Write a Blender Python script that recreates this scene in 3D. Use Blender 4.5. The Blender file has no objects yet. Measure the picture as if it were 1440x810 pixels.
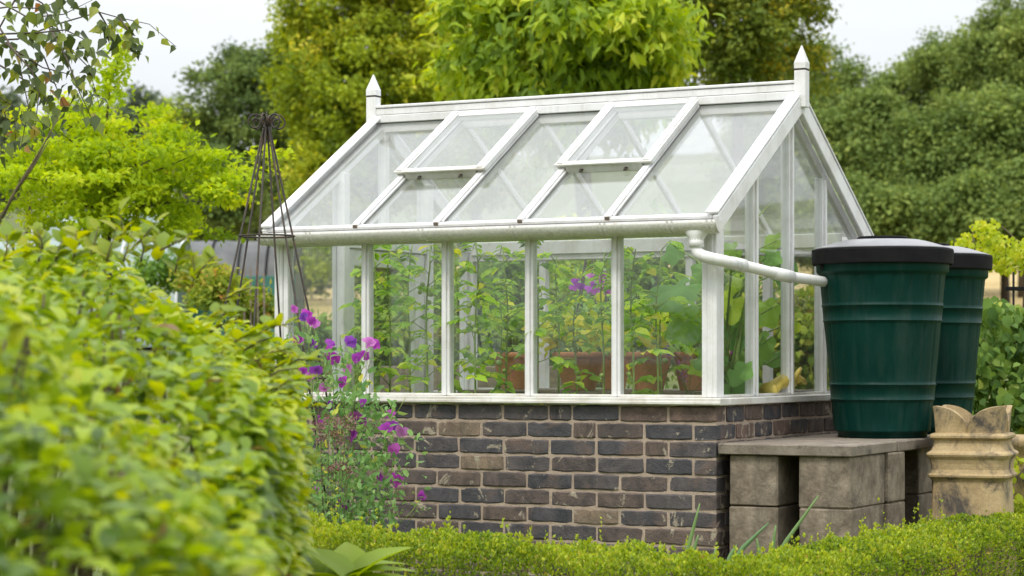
import bpy, math, random
import numpy as np
from mathutils import Vector, Matrix

# ------------------------------------------------------------------ camera, sky, sun, exposure
scene = bpy.context.scene
COL = scene.collection
CAM_H, FPX, HOR = 1.07, 3150.0, 507.0
cam_d = bpy.data.cameras.new('camera')
cam = bpy.data.objects.new('camera', cam_d); COL.objects.link(cam)
cam.location = (0, 0, CAM_H); cam.rotation_euler = (math.radians(90), 0, 0)
cam_d.sensor_width = 36.0; cam_d.lens = 36.0 * FPX / 1440.0
cam_d.shift_y = (HOR - 405.0) / 1440.0
cam_d.clip_start = 0.1; cam_d.clip_end = 3000
cam_d.dof.use_dof = True; cam_d.dof.focus_distance = 9.9; cam_d.dof.aperture_fstop = 4.3
scene.camera = cam

world = bpy.data.worlds.new('World'); scene.world = world; world.use_nodes = True
wn, wl = world.node_tree.nodes, world.node_tree.links
wn.clear()
SUN_EL, SUN_AZ = math.radians(56), math.radians(205)      # azimuth measured from +Y clockwise
wo = wn.new('ShaderNodeOutputWorld')
sky = wn.new('ShaderNodeTexSky'); sky.sky_type = 'NISHITA'; sky.sun_disc = False
sky.sun_elevation = SUN_EL; sky.sun_rotation = SUN_AZ
b1 = wn.new('ShaderNodeBackground'); b1.inputs[1].default_value = 0.1
wl.new(sky.outputs[0], b1.inputs[0])
# overcast cloud layer (standard overcast luminance: three times brighter overhead than at the horizon)
tc = wn.new('ShaderNodeTexCoord'); sp = wn.new('ShaderNodeSeparateXYZ'); wl.new(tc.outputs['Generated'], sp.inputs[0])
mx = wn.new('ShaderNodeMath'); mx.operation = 'MAXIMUM'; mx.inputs[1].default_value = 0.0; wl.new(sp.outputs[2], mx.inputs[0])
ma = wn.new('ShaderNodeMath'); ma.operation = 'MULTIPLY_ADD'; ma.inputs[1].default_value = 2.0; ma.inputs[2].default_value = 1.0
wl.new(mx.outputs[0], ma.inputs[0])
wmap = wn.new('ShaderNodeMapping'); wmap.inputs['Scale'].default_value = (1.0, 1.0, 3.5); wl.new(tc.outputs['Generated'], wmap.inputs[0])
nz = wn.new('ShaderNodeTexNoise'); nz.inputs['Scale'].default_value = 3.2; nz.inputs['Detail'].default_value = 5; wl.new(wmap.outputs[0], nz.inputs[0])
cr = wn.new('ShaderNodeValToRGB')
cr.color_ramp.elements[0].position = 0.35; cr.color_ramp.elements[0].color = (0.56, 0.58, 0.605, 1)
cr.color_ramp.elements[1].position = 0.68; cr.color_ramp.elements[1].color = (0.66, 0.67, 0.68, 1)
wl.new(nz.outputs[0], cr.inputs[0])
b2 = wn.new('ShaderNodeBackground'); wl.new(cr.outputs[0], b2.inputs[0]); wl.new(ma.outputs[0], b2.inputs[1])
wm = wn.new('ShaderNodeMixShader'); wm.inputs[0].default_value = 0.9
wl.new(b1.outputs[0], wm.inputs[1]); wl.new(b2.outputs[0], wm.inputs[2]); wl.new(wm.outputs[0], wo.inputs[0])

sun_d = bpy.data.lights.new('sun', 'SUN'); sun_d.energy = 1.5; sun_d.angle = math.radians(14); sun_d.color = (1.0, 0.95, 0.86)
sun = bpy.data.objects.new('sun', sun_d); COL.objects.link(sun)
sdir = Vector((math.sin(SUN_AZ) * math.cos(SUN_EL), math.cos(SUN_AZ) * math.cos(SUN_EL), math.sin(SUN_EL)))
sun.rotation_euler = sdir.to_track_quat('Z', 'Y').to_euler()

vs = scene.view_settings
vs.view_transform = 'Standard'; vs.look = 'None'; vs.exposure = 0.37; vs.gamma = 1.0; vs.use_curve_mapping = False
scene.render.engine = 'CYCLES'
cy = scene.cycles
cy.use_denoising = True; cy.max_bounces = 8; cy.diffuse_bounces = 3; cy.glossy_bounces = 3
cy.transmission_bounces = 4; cy.transparent_max_bounces = 24; cy.caustics_reflective = False; cy.caustics_refractive = False
cy.sample_clamp_indirect = 6.0

# ------------------------------------------------------------------ helpers
random.seed(7)
PI = math.pi

def px(x, y, Y):
    """world point seen at photograph pixel (x, y) at distance Y"""
    return Vector(((x - 720) * Y / FPX, Y, CAM_H + (HOR - y) * Y / FPX))

def link(o, parent=None):
    COL.objects.link(o)
    if parent is not None: o.parent = parent
    return o

def tag(o, label=None, cat=None, group=None, kind=None):
    if label: o['label'] = label
    if cat: o['category'] = cat
    if group: o['group'] = group
    if kind: o['kind'] = kind
    return o

def thing(name, label, cat, loc=(0, 0, 0), rz=0.0, group=None):
    o = bpy.data.objects.new(name, None); o.empty_display_size = 0.1
    COL.objects.link(o); o.location = loc; o.rotation_euler = (0, 0, rz)
    return tag(o, label, cat, group)

def obj(name, me, mat, parent=None, loc=None, rot=None, scale=None):
    o = bpy.data.objects.new(name, me)
    if mat is not None and len(me.materials) == 0: me.materials.append(mat)
    link(o, parent)
    if loc is not None: o.location = loc
    if rot is not None: o.rotation_euler = rot
    if scale is not None: o.scale = scale if hasattr(scale, '__len__') else (scale,) * 3
    return o

class MB:
    """collects shapes into one mesh"""
    def __init__(s): s.v, s.f, s.sm = [], [], []
    def add(s, v, f, smooth=False):
        k = len(s.v); s.v += [tuple(p) for p in v]
        s.f += [tuple(i + k for i in q) for q in f]; s.sm += [smooth] * len(f)
        return s
    def box(s, c, h, ch=0.003, ax=None, jit=0.0, rnd=None):
        """chamfered box: centre c, half sizes h, axes ax"""
        ch = min(ch, min(h) * 0.45)
        ax = ax or (Vector((1, 0, 0)), Vector((0, 1, 0)), Vector((0, 0, 1)))
        v, idx = [], {}
        for sx in (-1, 1):
            for sy in (-1, 1):
                for sz in (-1, 1):
                    for k in range(3):
                        p = [sx * (h[0] - (0 if k == 0 else ch)), sy * (h[1] - (0 if k == 1 else ch)), sz * (h[2] - (0 if k == 2 else ch))]
                        if jit: p = [q + rnd.uniform(-jit, jit) for q in p]
                        idx[(sx, sy, sz, k)] = len(v)
                        v.append(Vector(c) + ax[0] * p[0] + ax[1] * p[1] + ax[2] * p[2])
        f = []
        for sg in (-1, 1):
            f.append([idx[(sg, a, b, 0)] for a, b in ((-1, -1), (1, -1), (1, 1), (-1, 1))][::sg])
            f.append([idx[(a, sg, b, 1)] for a, b in ((-1, -1), (1, -1), (1, 1), (-1, 1))][::-sg])
            f.append([idx[(a, b, sg, 2)] for a, b in ((-1, -1), (1, -1), (1, 1), (-1, 1))][::sg])
        for a in (-1, 1):
            for b in (-1, 1):
                q = [idx[(a, b, -1, 0)], idx[(a, b, 1, 0)], idx[(a, b, 1, 1)], idx[(a, b, -1, 1)]]; f.append(q[::-a * b])
                q = [idx[(a, -1, b, 0)], idx[(a, 1, b, 0)], idx[(a, 1, b, 2)], idx[(a, -1, b, 2)]]; f.append(q[::a * b])
                q = [idx[(-1, a, b, 1)], idx[(1, a, b, 1)], idx[(1, a, b, 2)], idx[(-1, a, b, 2)]]; f.append(q[::-a * b])
                for c_ in (-1, 1):
                    q = [idx[(a, b, c_, 0)], idx[(a, b, c_, 1)], idx[(a, b, c_, 2)]]; f.append(q[::a * b * c_])
        return s.add(v, f)
    def bx(s, x0, x1, y0, y1, z0, z1, ch=0.003):
        return s.box(((x0 + x1) / 2, (y0 + y1) / 2, (z0 + z1) / 2), (abs(x1 - x0) / 2, abs(y1 - y0) / 2, abs(z1 - z0) / 2), ch)
    def bar(s, a, b, w, d, up=(0, 0, 1), ch=0.003):
        """rectangular bar from a to b, width w across, depth d along `up`"""
        a, b = Vector(a), Vector(b); t = (b - a); L = t.length; t.normalize()
        side = t.cross(Vector(up)).normalized(); u = side.cross(t).normalized()
        return s.box((a + b) / 2, (L / 2, w / 2, d / 2), ch, (t, side, u))
    def tube(s, pts, r, seg=8, cap=True, smooth=True):
        pts = [Vector(p) for p in pts]; n = len(pts)
        rr = list(r) if hasattr(r, '__len__') else [r] * n
        v, f = [], []; prev = None
        for i, p in enumerate(pts):
            t = (pts[min(i + 1, n - 1)] - pts[max(i - 1, 0)])
            t = t.normalized() if t.length > 1e-9 else Vector((0, 0, 1))
            if prev is None: prev = t.orthogonal().normalized()
            u = (prev - t * prev.dot(t))
            u = u.normalized() if u.length > 1e-6 else t.orthogonal().normalized()
            prev = u; w = t.cross(u)
            for k in range(seg):
                a = 2 * PI * k / seg
                v.append(p + (u * math.cos(a) + w * math.sin(a)) * rr[i])
        for i in range(n - 1):
            for k in range(seg):
                k2 = (k + 1) % seg
                f.append((i * seg + k, i * seg + k2, (i + 1) * seg + k2, (i + 1) * seg + k))
        if cap: f += [tuple(range(seg))[::-1], tuple((n - 1) * seg + k for k in range(seg))]
        return s.add(v, f, smooth)
    def lathe(s, prof, seg=32, c=(0, 0, 0), rad=None, smooth=True, caps=True):
        """prof = [(r, z)]; rad(angle, i) multiplies / offsets the radius"""
        v, f = [], []
        for i, (r, z) in enumerate(prof):
            for k in range(seg):
                a = 2 * PI * k / seg; q = rad(a, i, r) if rad else r
                v.append((c[0] + q * math.cos(a), c[1] + q * math.sin(a), c[2] + z))
        for i in range(len(prof) - 1):
            for k in range(seg):
                k2 = (k + 1) % seg
                f.append((i * seg + k, i * seg + k2, (i + 1) * seg + k2, (i + 1) * seg + k))
        if caps: f += [tuple(range(seg))[::-1], tuple((len(prof) - 1) * seg + k for k in range(seg))]
        return s.add(v, f, smooth)
    def prism(s, poly, off):
        """closed polygon extruded by vector off"""
        n = len(poly); off = Vector(off)
        v = [Vector(p) for p in poly] + [Vector(p) + off for p in poly]
        f = [tuple(range(n))[::-1], tuple(range(n, 2 * n))] + [(i, (i + 1) % n, n + (i + 1) % n, n + i) for i in range(n)]
        return s.add(v, f)
    def ball(s, c, r, seg=8, rings=5, sq=(1, 1, 1)):
        v = [Vector((0, 0, -r * sq[2]))]; f = []
        for i in range(1, rings):
            t = PI * i / rings
            for k in range(seg):
                a = 2 * PI * k / seg
                v.append(Vector((r * sq[0] * math.sin(t) * math.cos(a), r * sq[1] * math.sin(t) * math.sin(a), -r * sq[2] * math.cos(t))))
        v.append(Vector((0, 0, r * sq[2]))); L = len(v) - 1
        for k in range(seg):
            k2 = (k + 1) % seg
            f.append((0, 1 + k2, 1 + k))
            for i in range(rings - 2): f.append((1 + i * seg + k, 1 + i * seg + k2, 1 + (i + 1) * seg + k2, 1 + (i + 1) * seg + k))
            f.append((L, 1 + (rings - 2) * seg + k, 1 + (rings - 2) * seg + k2))
        return s.add([p + Vector(c) for p in v], f, True)
    def mesh(s, name):
        me = bpy.data.meshes.new(name); me.from_pydata(s.v, [], s.f)
        me.polygons.foreach_set('use_smooth', s.sm); me.update()
        return me
    def build(s, name, mat, parent=None, **k):
        return obj(name, s.mesh(name), mat, parent, **k)

# ---- leaves by the thousand -----------------------------------------------------------------
LO_V = np.array([(0, 0, 0), (1, 0, -.06), (.45, -.5, .10), (.45, .5, .10)]); LO_F = np.array([(0, 2, 1), (0, 1, 3)])
HI_V = np.array([(0, 0, 0), (1, 0, -.22), (.33, 0, .0), (.7, 0, -.07), (.22, -.40, .07), (.62, -.42, .02), (.22, .40, .07), (.62, .42, .02)])
HI_F = np.array([(0, 4, 2), (0, 2, 6), (2, 4, 5), (2, 5, 3), (2, 3, 7), (2, 7, 6), (3, 5, 1), (3, 1, 7)])

def nrmz(a):
    return a / np.maximum(np.linalg.norm(a, axis=1, keepdims=True), 1e-9)

def leaf_mesh(name, P, D, N, L, W, tint, hi=False):
    T, F = (HI_V, HI_F) if hi else (LO_V, LO_F)
    n, k = len(P), len(T)
    D = nrmz(D); N = nrmz(N - D * (N * D).sum(1, keepdims=True)); S = np.cross(N, D)
    L = np.broadcast_to(np.asarray(L, float), (n,)); W = np.broadcast_to(np.asarray(W, float), (n,))
    V = (P[:, None, :] + T[None, :, 0:1] * (L[:, None] * D)[:, None, :] + T[None, :, 1:2] * (W[:, None] * S)[:, None, :]
         + T[None, :, 2:3] * (L[:, None] * N)[:, None, :])
    idx = (np.arange(n)[:, None, None] * k + F[None]).reshape(-1)
    me = bpy.data.meshes.new(name)
    nf = n * len(F)
    me.vertices.add(n * k); me.vertices.foreach_set('co', V.reshape(-1).astype(np.float32))
    me.loops.add(nf * 3); me.loops.foreach_set('vertex_index', idx.astype(np.int32))
    me.polygons.add(nf); me.polygons.foreach_set('loop_start', (np.arange(nf) * 3).astype(np.int32))
    try: me.polygons.foreach_set('loop_total', np.full(nf, 3, np.int32))
    except Exception: pass
    me.polygons.foreach_set('use_smooth', np.full(nf, hi, bool))
    me.update(calc_edges=True)
    at = me.attributes.new('tint', 'FLOAT', 'POINT')
    at.data.foreach_set('value', np.repeat(np.clip(tint, 0, 1), k).astype(np.float32))
    return me

def unit(rng, n):
    return nrmz(rng.normal(size=(n, 3)))

def clumps(rng, c, rad, n, inner=.45, lobes=5, amp=.22, flat=0.0):
    """clump centres through the volume of an uneven crown"""
    d = unit(rng, n)
    ph = rng.uniform(0, 6.28, (lobes, 2)); ax = unit(rng, lobes)
    m = np.zeros(n)
    for i in range(lobes): m += np.sin((2.2 + i * .9) * (d @ ax[i]) * 2 + ph[i, 0])
    r = (inner + (1 - inner) * rng.uniform(0, 1, n) ** .6) * (1 + amp * m / math.sqrt(lobes))
    return np.array(c) + d * r[:, None] * np.array(rad), d

def clumps_lobed(rng, c, rad, n, K):
    """clump centres over the outsides of K rounded boughs, so light tops and dark gaps appear"""
    ld = unit(rng, K); ld[:, 2] = np.where(ld[:, 2] < -.92, -ld[:, 2], ld[:, 2])
    lc = np.array(c) + ld * np.array(rad) * rng.uniform(.48, .88, (K, 1)); lr = np.array(rad) * rng.uniform(.26, .44, (K, 1))
    ix = rng.integers(0, K, n); d = unit(rng, n)
    d[:, 2] = np.where((d[:, 2] < -.1) & (rng.uniform(size=n) < .7), -d[:, 2], d[:, 2])
    return lc[ix] + d * lr[ix] * (.72 + .28 * rng.uniform(size=(n, 1))), nrmz(d * .75 + ld[ix] * .35)

def crown_mesh(name, rng, C, d_out, n_leaf, spread, L, W, up=.7, droop=.3, hi=False, flat=.75, tspread=.22):
    """n_leaf leaves around each clump centre"""
    n = len(C) * n_leaf
    ci = np.repeat(np.arange(len(C)), n_leaf)
    off = rng.normal(size=(n, 3)) * np.array([1, 1, flat]) * spread
    P = C[ci] + off
    N = unit(rng, n) * .7 + np.array([0, 0, up * 1.3]) + d_out[ci] * .35 + off / spread * .25
    D = unit(rng, n) + d_out[ci] * .5 + np.array([0, 0, -droop])
    s = rng.uniform(.65, 1.25, n)
    ct = rng.normal(.5, tspread, len(C))[ci]
    t = ct + rng.normal(0, .14, n)
    return leaf_mesh(name, P, D, N, L * s, W * s * rng.uniform(.8, 1.15, n), t, hi)

# ------------------------------------------------------------------ materials
def newmat(name):
    m = bpy.data.materials.new(name); m.use_nodes = True
    nt = m.node_tree; nt.nodes.clear()
    out = nt.nodes.new('ShaderNodeOutputMaterial')
    return m, nt.nodes, nt.links, out

def ramp(nodes, stops, interp='LINEAR'):
    r = nodes.new('ShaderNodeValToRGB'); r.color_ramp.interpolation = interp
    e = r.color_ramp.elements
    while len(e) < len(stops): e.new(.5)
    for i, (p, c) in enumerate(stops): e[i].position = p; e[i].color = (*c, 1)
    return r

def noise(nodes, links, co, scale, detail=4, rough=.55, dist=0.0):
    n = nodes.new('ShaderNodeTexNoise'); n.inputs['Scale'].default_value = scale; n.inputs['Detail'].default_value = detail
    n.inputs['Roughness'].default_value = rough; n.inputs['Distortion'].default_value = dist
    if co is not None: links.new(co, n.inputs['Vector'])
    return n

def mixc(nodes, links, f, a, b, mode='MIX'):
    m = nodes.new('ShaderNodeMix'); m.data_type = 'RGBA'; m.blend_type = mode
    for s, v in ((m.inputs[0], f), (m.inputs[6], a), (m.inputs[7], b)):
        if hasattr(v, 'links'): links.new(v, s)
        elif isinstance(v, (int, float)): s.default_value = v
        else: s.default_value = (*v, 1)
    return m.outputs[2]

GAIN = {'box_leaf': 1.45, 'hedge_leaf': 1.12, 'yellowing_leaf': 1.6, 'walnut_leaf': 1.75, 'oak_leaf': 1.9, 'wood_leaf': 2.15, 'dark_leaf': 1.7, 'distant_leaf': 1.5, 'robinia_leaf': 1.4,
        'birch_leaf': 1.2, 'shrub_leaf': 1.25, 'vine_leaf': 1.35, 'tomato_leaf': 1.75, 'squash_leaf': 1.7, 'sweet_pea_leaf': 1.65, 'allotment_leaf': 1.3, 'golden_leaf': 1.25}
def leaf_mat(name, stops, trans=.38, rough=.5, per_object=False, spec=.16):
    m, n, l, out = newmat(name)
    if per_object:
        a = n.new('ShaderNodeObjectInfo'); fac = a.outputs['Random']
    else:
        a = n.new('ShaderNodeAttribute'); a.attribute_name = 'tint'; fac = a.outputs['Fac']
    g = GAIN.get(name, 1.0)
    r = ramp(n, [(p_, tuple(min(.75, q_ * g) for q_ in c_)) for p_, c_ in stops]); l.new(fac, r.inputs[0])
    geo = n.new('ShaderNodeNewGeometry')
    under = mixc(n, l, .25, r.outputs[0], (.30, .36, .22))
    colr = mixc(n, l, geo.outputs['Backfacing'], r.outputs[0], under)
    p = n.new('ShaderNodeBsdfPrincipled'); l.new(colr, p.inputs['Base Color'])
    p.inputs['Roughness'].default_value = rough + .06; p.inputs['Specular IOR Level'].default_value = spec
    t = n.new('ShaderNodeBsdfTranslucent')
    hs = n.new('ShaderNodeHueSaturation'); hs.inputs['Hue'].default_value = .485; hs.inputs['Saturation'].default_value = 1.1; hs.inputs['Value'].default_value = 1.35
    l.new(r.outputs[0], hs.inputs['Color']); l.new(hs.outputs[0], t.inputs[0])
    mx = n.new('ShaderNodeMixShader'); mx.inputs[0].default_value = trans
    l.new(p.outputs[0], mx.inputs[1]); l.new(t.outputs[0], mx.inputs[2]); l.new(mx.outputs[0], out.inputs[0])
    return m

def plain(name, stops, scale=8, rough=.6, bump=0.0, bscale=60, metal=0.0, spec=.5, detail=5, stretch=None, dist=0.0):
    m, n, l, out = newmat(name)
    co = n.new('ShaderNodeTexCoord').outputs['Object']
    if stretch:
        mp = n.new('ShaderNodeMapping'); mp.inputs['Scale'].default_value = stretch; l.new(co, mp.inputs[0]); co = mp.outputs[0]
    t = noise(n, l, co, scale, detail, .6, dist); r = ramp(n, stops); l.new(t.outputs[0], r.inputs[0])
    p = n.new('ShaderNodeBsdfPrincipled'); l.new(r.outputs[0], p.inputs['Base Color'])
    p.inputs['Roughness'].default_value = rough; p.inputs['Metallic'].default_value = metal; p.inputs['Specular IOR Level'].default_value = spec
    if bump:
        t2 = noise(n, l, co, bscale, 4); b = n.new('ShaderNodeBump'); b.inputs['Strength'].default_value = bump; b.inputs['Distance'].default_value = .004
        l.new(t2.outputs[0], b.inputs['Height']); l.new(b.outputs[0], p.inputs['Normal'])
    l.new(p.outputs[0], out.inputs[0])
    return m

def paint_mat(name, base=(.82, .82, .82), dirt=(.58, .56, .52), amount=.5, chips=True):
    """weathered white gloss paint on timber"""
    m, n, l, out = newmat(name)
    co = n.new('ShaderNodeTexCoord').outputs['Object']
    big = noise(n, l, co, 5.5, 5, .65)
    fine = noise(n, l, co, 45, 4, .7)
    r = ramp(n, [(.42, (0, 0, 0)), (.75, (1, 1, 1))]); l.new(big.outputs[0], r.inputs[0])
    mul = n.new('ShaderNodeMath'); mul.operation = 'MULTIPLY'; l.new(r.outputs[0], mul.inputs[0]); l.new(fine.outputs[0], mul.inputs[1])
    mul2 = n.new('ShaderNodeMath'); mul2.operation = 'MULTIPLY'; l.new(mul.outputs[0], mul2.inputs[0]); mul2.inputs[1].default_value = amount * 2
    c = mixc(n, l, mul2.outputs[0], base, dirt)
    mp = n.new('ShaderNodeMapping'); mp.inputs['Scale'].default_value = (38, 38, 2.2); l.new(co, mp.inputs[0])
    stn = noise(n, l, mp.outputs[0], 1.0, 5, .7); r5 = ramp(n, [(.52, (0,) * 3), (.78, (.55,) * 3)]); l.new(stn.outputs[0], r5.inputs[0])
    c = mixc(n, l, r5.outputs[0], c, (.50, .51, .44))
    if chips:
        sp_ = noise(n, l, co, 21, 6, .75)
        r2 = ramp(n, [(.69, (0, 0, 0)), (.73, (1, 1, 1))]); l.new(sp_.outputs[0], r2.inputs[0])
        c = mixc(n, l, r2.outputs[0], c, (.20, .13, .07))
    p = n.new('ShaderNodeBsdfPrincipled'); l.new(c, p.inputs['Base Color'])
    p.inputs['Roughness'].default_value = .42
    b = n.new('ShaderNodeBump'); b.inputs['Strength'].default_value = .25; b.inputs['Distance'].default_value = .002
    l.new(fine.outputs[0], b.inputs['Height']); l.new(b.outputs[0], p.inputs['Normal'])
    l.new(p.outputs[0], out.inputs[0])
    return m

def glass_mat(name, film=.06, film_col=(.75, .8, .76), tint=(.90, .96, .92), ior=1.5):
    m, n, l, out = newmat(name)
    tr = n.new('ShaderNodeBsdfTransparent'); tr.inputs[0].default_value = (*tint, 1)
    gl = n.new('ShaderNodeBsdfGlossy'); gl.inputs['Roughness'].default_value = .02
    fr = n.new('ShaderNodeFresnel'); fr.inputs[0].default_value = ior
    # the pane is a thin closed box: use the outer-side index on both faces
    geo = n.new('ShaderNodeNewGeometry')
    ii = n.new('ShaderNodeMix'); ii.data_type = 'FLOAT'; l.new(geo.outputs['Backfacing'], ii.inputs[0])
    ii.inputs[2].default_value = ior; ii.inputs[3].default_value = 1.0 / ior
    m1 = n.new('ShaderNodeMixShader'); l.new(fr.outputs[0], m1.inputs[0]); l.new(tr.outputs[0], m1.inputs[1]); l.new(gl.outputs[0], m1.inputs[2])
    l.new(ii.outputs[0], fr.inputs[0])
    co = n.new('ShaderNodeTexCoord').outputs['Object']
    t = noise(n, l, co, 3.5, 6, .65)
    r = ramp(n, [(.30, (.65,) * 3), (.72, (1.2,) * 3)]); l.new(t.outputs[0], r.inputs[0])
    mu = n.new('ShaderNodeMath'); mu.operation = 'MULTIPLY'; mu.inputs[1].default_value = film; l.new(r.outputs[0], mu.inputs[0])
    df = n.new('ShaderNodeBsdfDiffuse'); df.inputs[0].default_value = (*film_col, 1)
    tl = n.new('ShaderNodeBsdfTranslucent'); tl.inputs[0].default_value = (*film_col, 1)
    m0 = n.new('ShaderNodeMixShader'); m0.inputs[0].default_value = .6; l.new(df.outputs[0], m0.inputs[1]); l.new(tl.outputs[0], m0.inputs[2])
    m2 = n.new('ShaderNodeMixShader'); l.new(mu.outputs[0], m2.inputs[0]); l.new(m1.outputs[0], m2.inputs[1]); l.new(m0.outputs[0], m2.inputs[2])
    l.new(m2.outputs[0], out.inputs[0])
    return m

def brick_mat():
    m, n, l, out = newmat('brick')
    tcn = n.new('ShaderNodeTexCoord'); co = tcn.outputs['Object']
    oi = n.new('ShaderNodeObjectInfo')
    ad = n.new('ShaderNodeVectorMath'); ad.operation = 'MULTIPLY_ADD'
    cb = n.new('ShaderNodeCombineXYZ'); 
    for i in range(3): l.new(oi.outputs['Random'], cb.inputs[i])
    l.new(cb.outputs[0], ad.inputs[0]); ad.inputs[1].default_value = (37, 91, 53); l.new(co, ad.inputs[2])
    v = ad.outputs[0]
    base = ramp(n, [(0, (.060, .059, .068)), (.26, (.076, .069, .073)), (.48, (.092, .074, .069)), (.66, (.112, .086, .074)), (.84, (.130, .092, .076)), (.95, (.185, .145, .105))], 'CONSTANT')
    l.new(oi.outputs['Random'], base.inputs[0])
    t1 = noise(n, l, v, 11, 6, .7, .6)
    r1 = ramp(n, [(.34, (.50, .52, .56)), (.66, (1.55, 1.45, 1.35))]); l.new(t1.outputs[0], r1.inputs[0])
    c = mixc(n, l, 1.0, base.outputs[0], r1.outputs[0], 'MULTIPLY')
    t2 = noise(n, l, v, 6.5, 5, .6, .4)
    r2 = ramp(n, [(.54, (0,) * 3), (.68, (.8,) * 3)]); l.new(t2.outputs[0], r2.inputs[0])
    c = mixc(n, l, r2.outputs[0], c, (.155, .105, .082))
    t3 = noise(n, l, v, 8.5, 6, .7, 1.0)           # lime and lichen crusts
    r3 = ramp(n, [(.588, (0,) * 3), (.628, (1,) * 3)]); l.new(t3.outputs[0], r3.inputs[0])
    c = mixc(n, l, r3.outputs[0], c, (.36, .31, .23))
    t4 = noise(n, l, v, 160, 3, .7)
    r4 = ramp(n, [(.3, (.75,) * 3), (.7, (1.2,) * 3)]); l.new(t4.outputs[0], r4.inputs[0])
    c = mixc(n, l, 1.0, c, r4.outputs[0], 'MULTIPLY')
    p = n.new('ShaderNodeBsdfPrincipled'); l.new(c, p.inputs['Base Color']); p.inputs['Roughness'].default_value = .62
    sm = n.new('ShaderNodeMath'); sm.operation = 'ADD'; l.new(t1.outputs[0], sm.inputs[0]); l.new(t4.outputs[0], sm.inputs[1])
    b = n.new('ShaderNodeBump'); b.inputs['Strength'].default_value = .7; b.inputs['Distance'].default_value = .006
    l.new(sm.outputs[0], b.inputs['Height']); l.new(b.outputs[0], p.inputs['Normal'])
    l.new(p.outputs[0], out.inputs[0])
    return m

def butt_mat():
    """green moulded plastic with a wood-grain relief"""
    m, n, l, out = newmat('green_plastic')
    co = n.new('ShaderNodeTexCoord').outputs['Object']
    mp = n.new('ShaderNodeMapping'); mp.inputs['Scale'].default_value = (26, 26, 2.6); l.new(co, mp.inputs[0])
    g = noise(n, l, mp.outputs[0], 1.5, 5, .6, 1.6)
    t = noise(n, l, co, 4, 5)
    r = ramp(n, [(.3, (.0010, .026, .0195)), (.7, (.0018, .036, .027))]); l.new(t.outputs[0], r.inputs[0])
    sc = noise(n, l, co, 55, 3, .8); r2 = ramp(n, [(.73, (0,) * 3), (.78, (1,) * 3)]); l.new(sc.outputs[0], r2.inputs[0])
    c = mixc(n, l, r2.outputs[0], r.outputs[0], (.05, .11, .10))
    mp2 = n.new('ShaderNodeMapping'); mp2.inputs['Scale'].default_value = (9, 9, 1.6); l.new(co, mp2.inputs[0])
    du = noise(n, l, mp2.outputs[0], 1.2, 6, .7); r6 = ramp(n, [(.48, (0,) * 3), (.80, (.30,) * 3)]); l.new(du.outputs[0], r6.inputs[0])
    c = mixc(n, l, r6.outputs[0], c, (.075, .10, .085))
    p = n.new('ShaderNodeBsdfPrincipled'); l.new(c, p.inputs['Base Color'])
    rr = n.new('ShaderNodeMapRange'); rr.inputs[3].default_value = .36; rr.inputs[4].default_value = .52; p.inputs['Specular IOR Level'].default_value = .13; l.new(t.outputs[0], rr.inputs[0]); l.new(rr.outputs[0], p.inputs['Roughness'])
    b = n.new('ShaderNodeBump'); b.inputs['Strength'].default_value = .5; b.inputs['Distance'].default_value = .004
    l.new(g.outputs[0], b.inputs['Height']); l.new(b.outputs[0], p.inputs['Normal'])
    l.new(p.outputs[0], out.inputs[0])
    return m

def crust(name, base, blot, blot_col, s1=4, s2=7, lo=.52, hi=.66, rough=.85, bump=.6, streak=(1, 1, 1), bscale=70):
    """base colour with irregular crusts (soot, lichen, stains)"""
    m, n, l, out = newmat(name)
    co = n.new('ShaderNodeTexCoord').outputs['Object']
    mp = n.new('ShaderNodeMapping'); mp.inputs['Scale'].default_value = streak; l.new(co, mp.inputs[0])
    t = noise(n, l, co, s1, 6, .65); r = ramp(n, base); l.new(t.outputs[0], r.inputs[0])
    t2 = noise(n, l, mp.outputs[0], s2, 7, .7, .5); r2 = ramp(n, [(lo, (0,) * 3), (hi, (1,) * 3)]); l.new(t2.outputs[0], r2.inputs[0])
    c = mixc(n, l, r2.outputs[0], r.outputs[0], blot_col)
    t3 = noise(n, l, co, bscale, 4, .75); r3 = ramp(n, [(.3, (.78,) * 3), (.7, (1.15,) * 3)]); l.new(t3.outputs[0], r3.inputs[0])
    c = mixc(n, l, 1.0, c, r3.outputs[0], 'MULTIPLY')
    p = n.new('ShaderNodeBsdfPrincipled'); l.new(c, p.inputs['Base Color']); p.inputs['Roughness'].default_value = rough
    b = n.new('ShaderNodeBump'); b.inputs['Strength'].default_value = bump; b.inputs['Distance'].default_value = .004
    l.new(t3.outputs[0], b.inputs['Height']); l.new(b.outputs[0], p.inputs['Normal']); l.new(p.outputs[0], out.inputs[0])
    return m

M = {}
M['paint'] = paint_mat('white_paint', amount=.75)
M['sillpaint'] = paint_mat('sill_paint', (.74, .73, .69), (.42, .36, .27), .75)
M['upvc'] = paint_mat('white_pipe_plastic', (.80, .80, .79), (.62, .60, .55), .35, False)
M['gutter'] = crust('gutter_plastic', [(.3, (.72, .70, .65)), (.7, (.80, .79, .76))], None, (.42, .35, .26), 9, 6, .56, .74, .5, .1, (1, 3, 5))
M['glass'] = glass_mat('pane_glass', .009, tint=(.975, .985, .978))
M['roofglass'] = glass_mat('roof_glass', .11, (.88, .90, .89), (.985, .99, .988), 1.85)
M['brick'] = brick_mat()
M['mortar'] = crust('mortar', [(.3, (.37, .285, .22)), (.7, (.50, .40, .315))], None, (.22, .16, .12), 14, 9, .58, .72, .95, .9, bscale=120)
M['butt'] = butt_mat()
M['lidrim'] = plain('black_plastic', [(.3, (.008, .008, .009)), (.7, (.013, .013, .014))], 14, .7, .1, 90, spec=.12)
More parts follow.
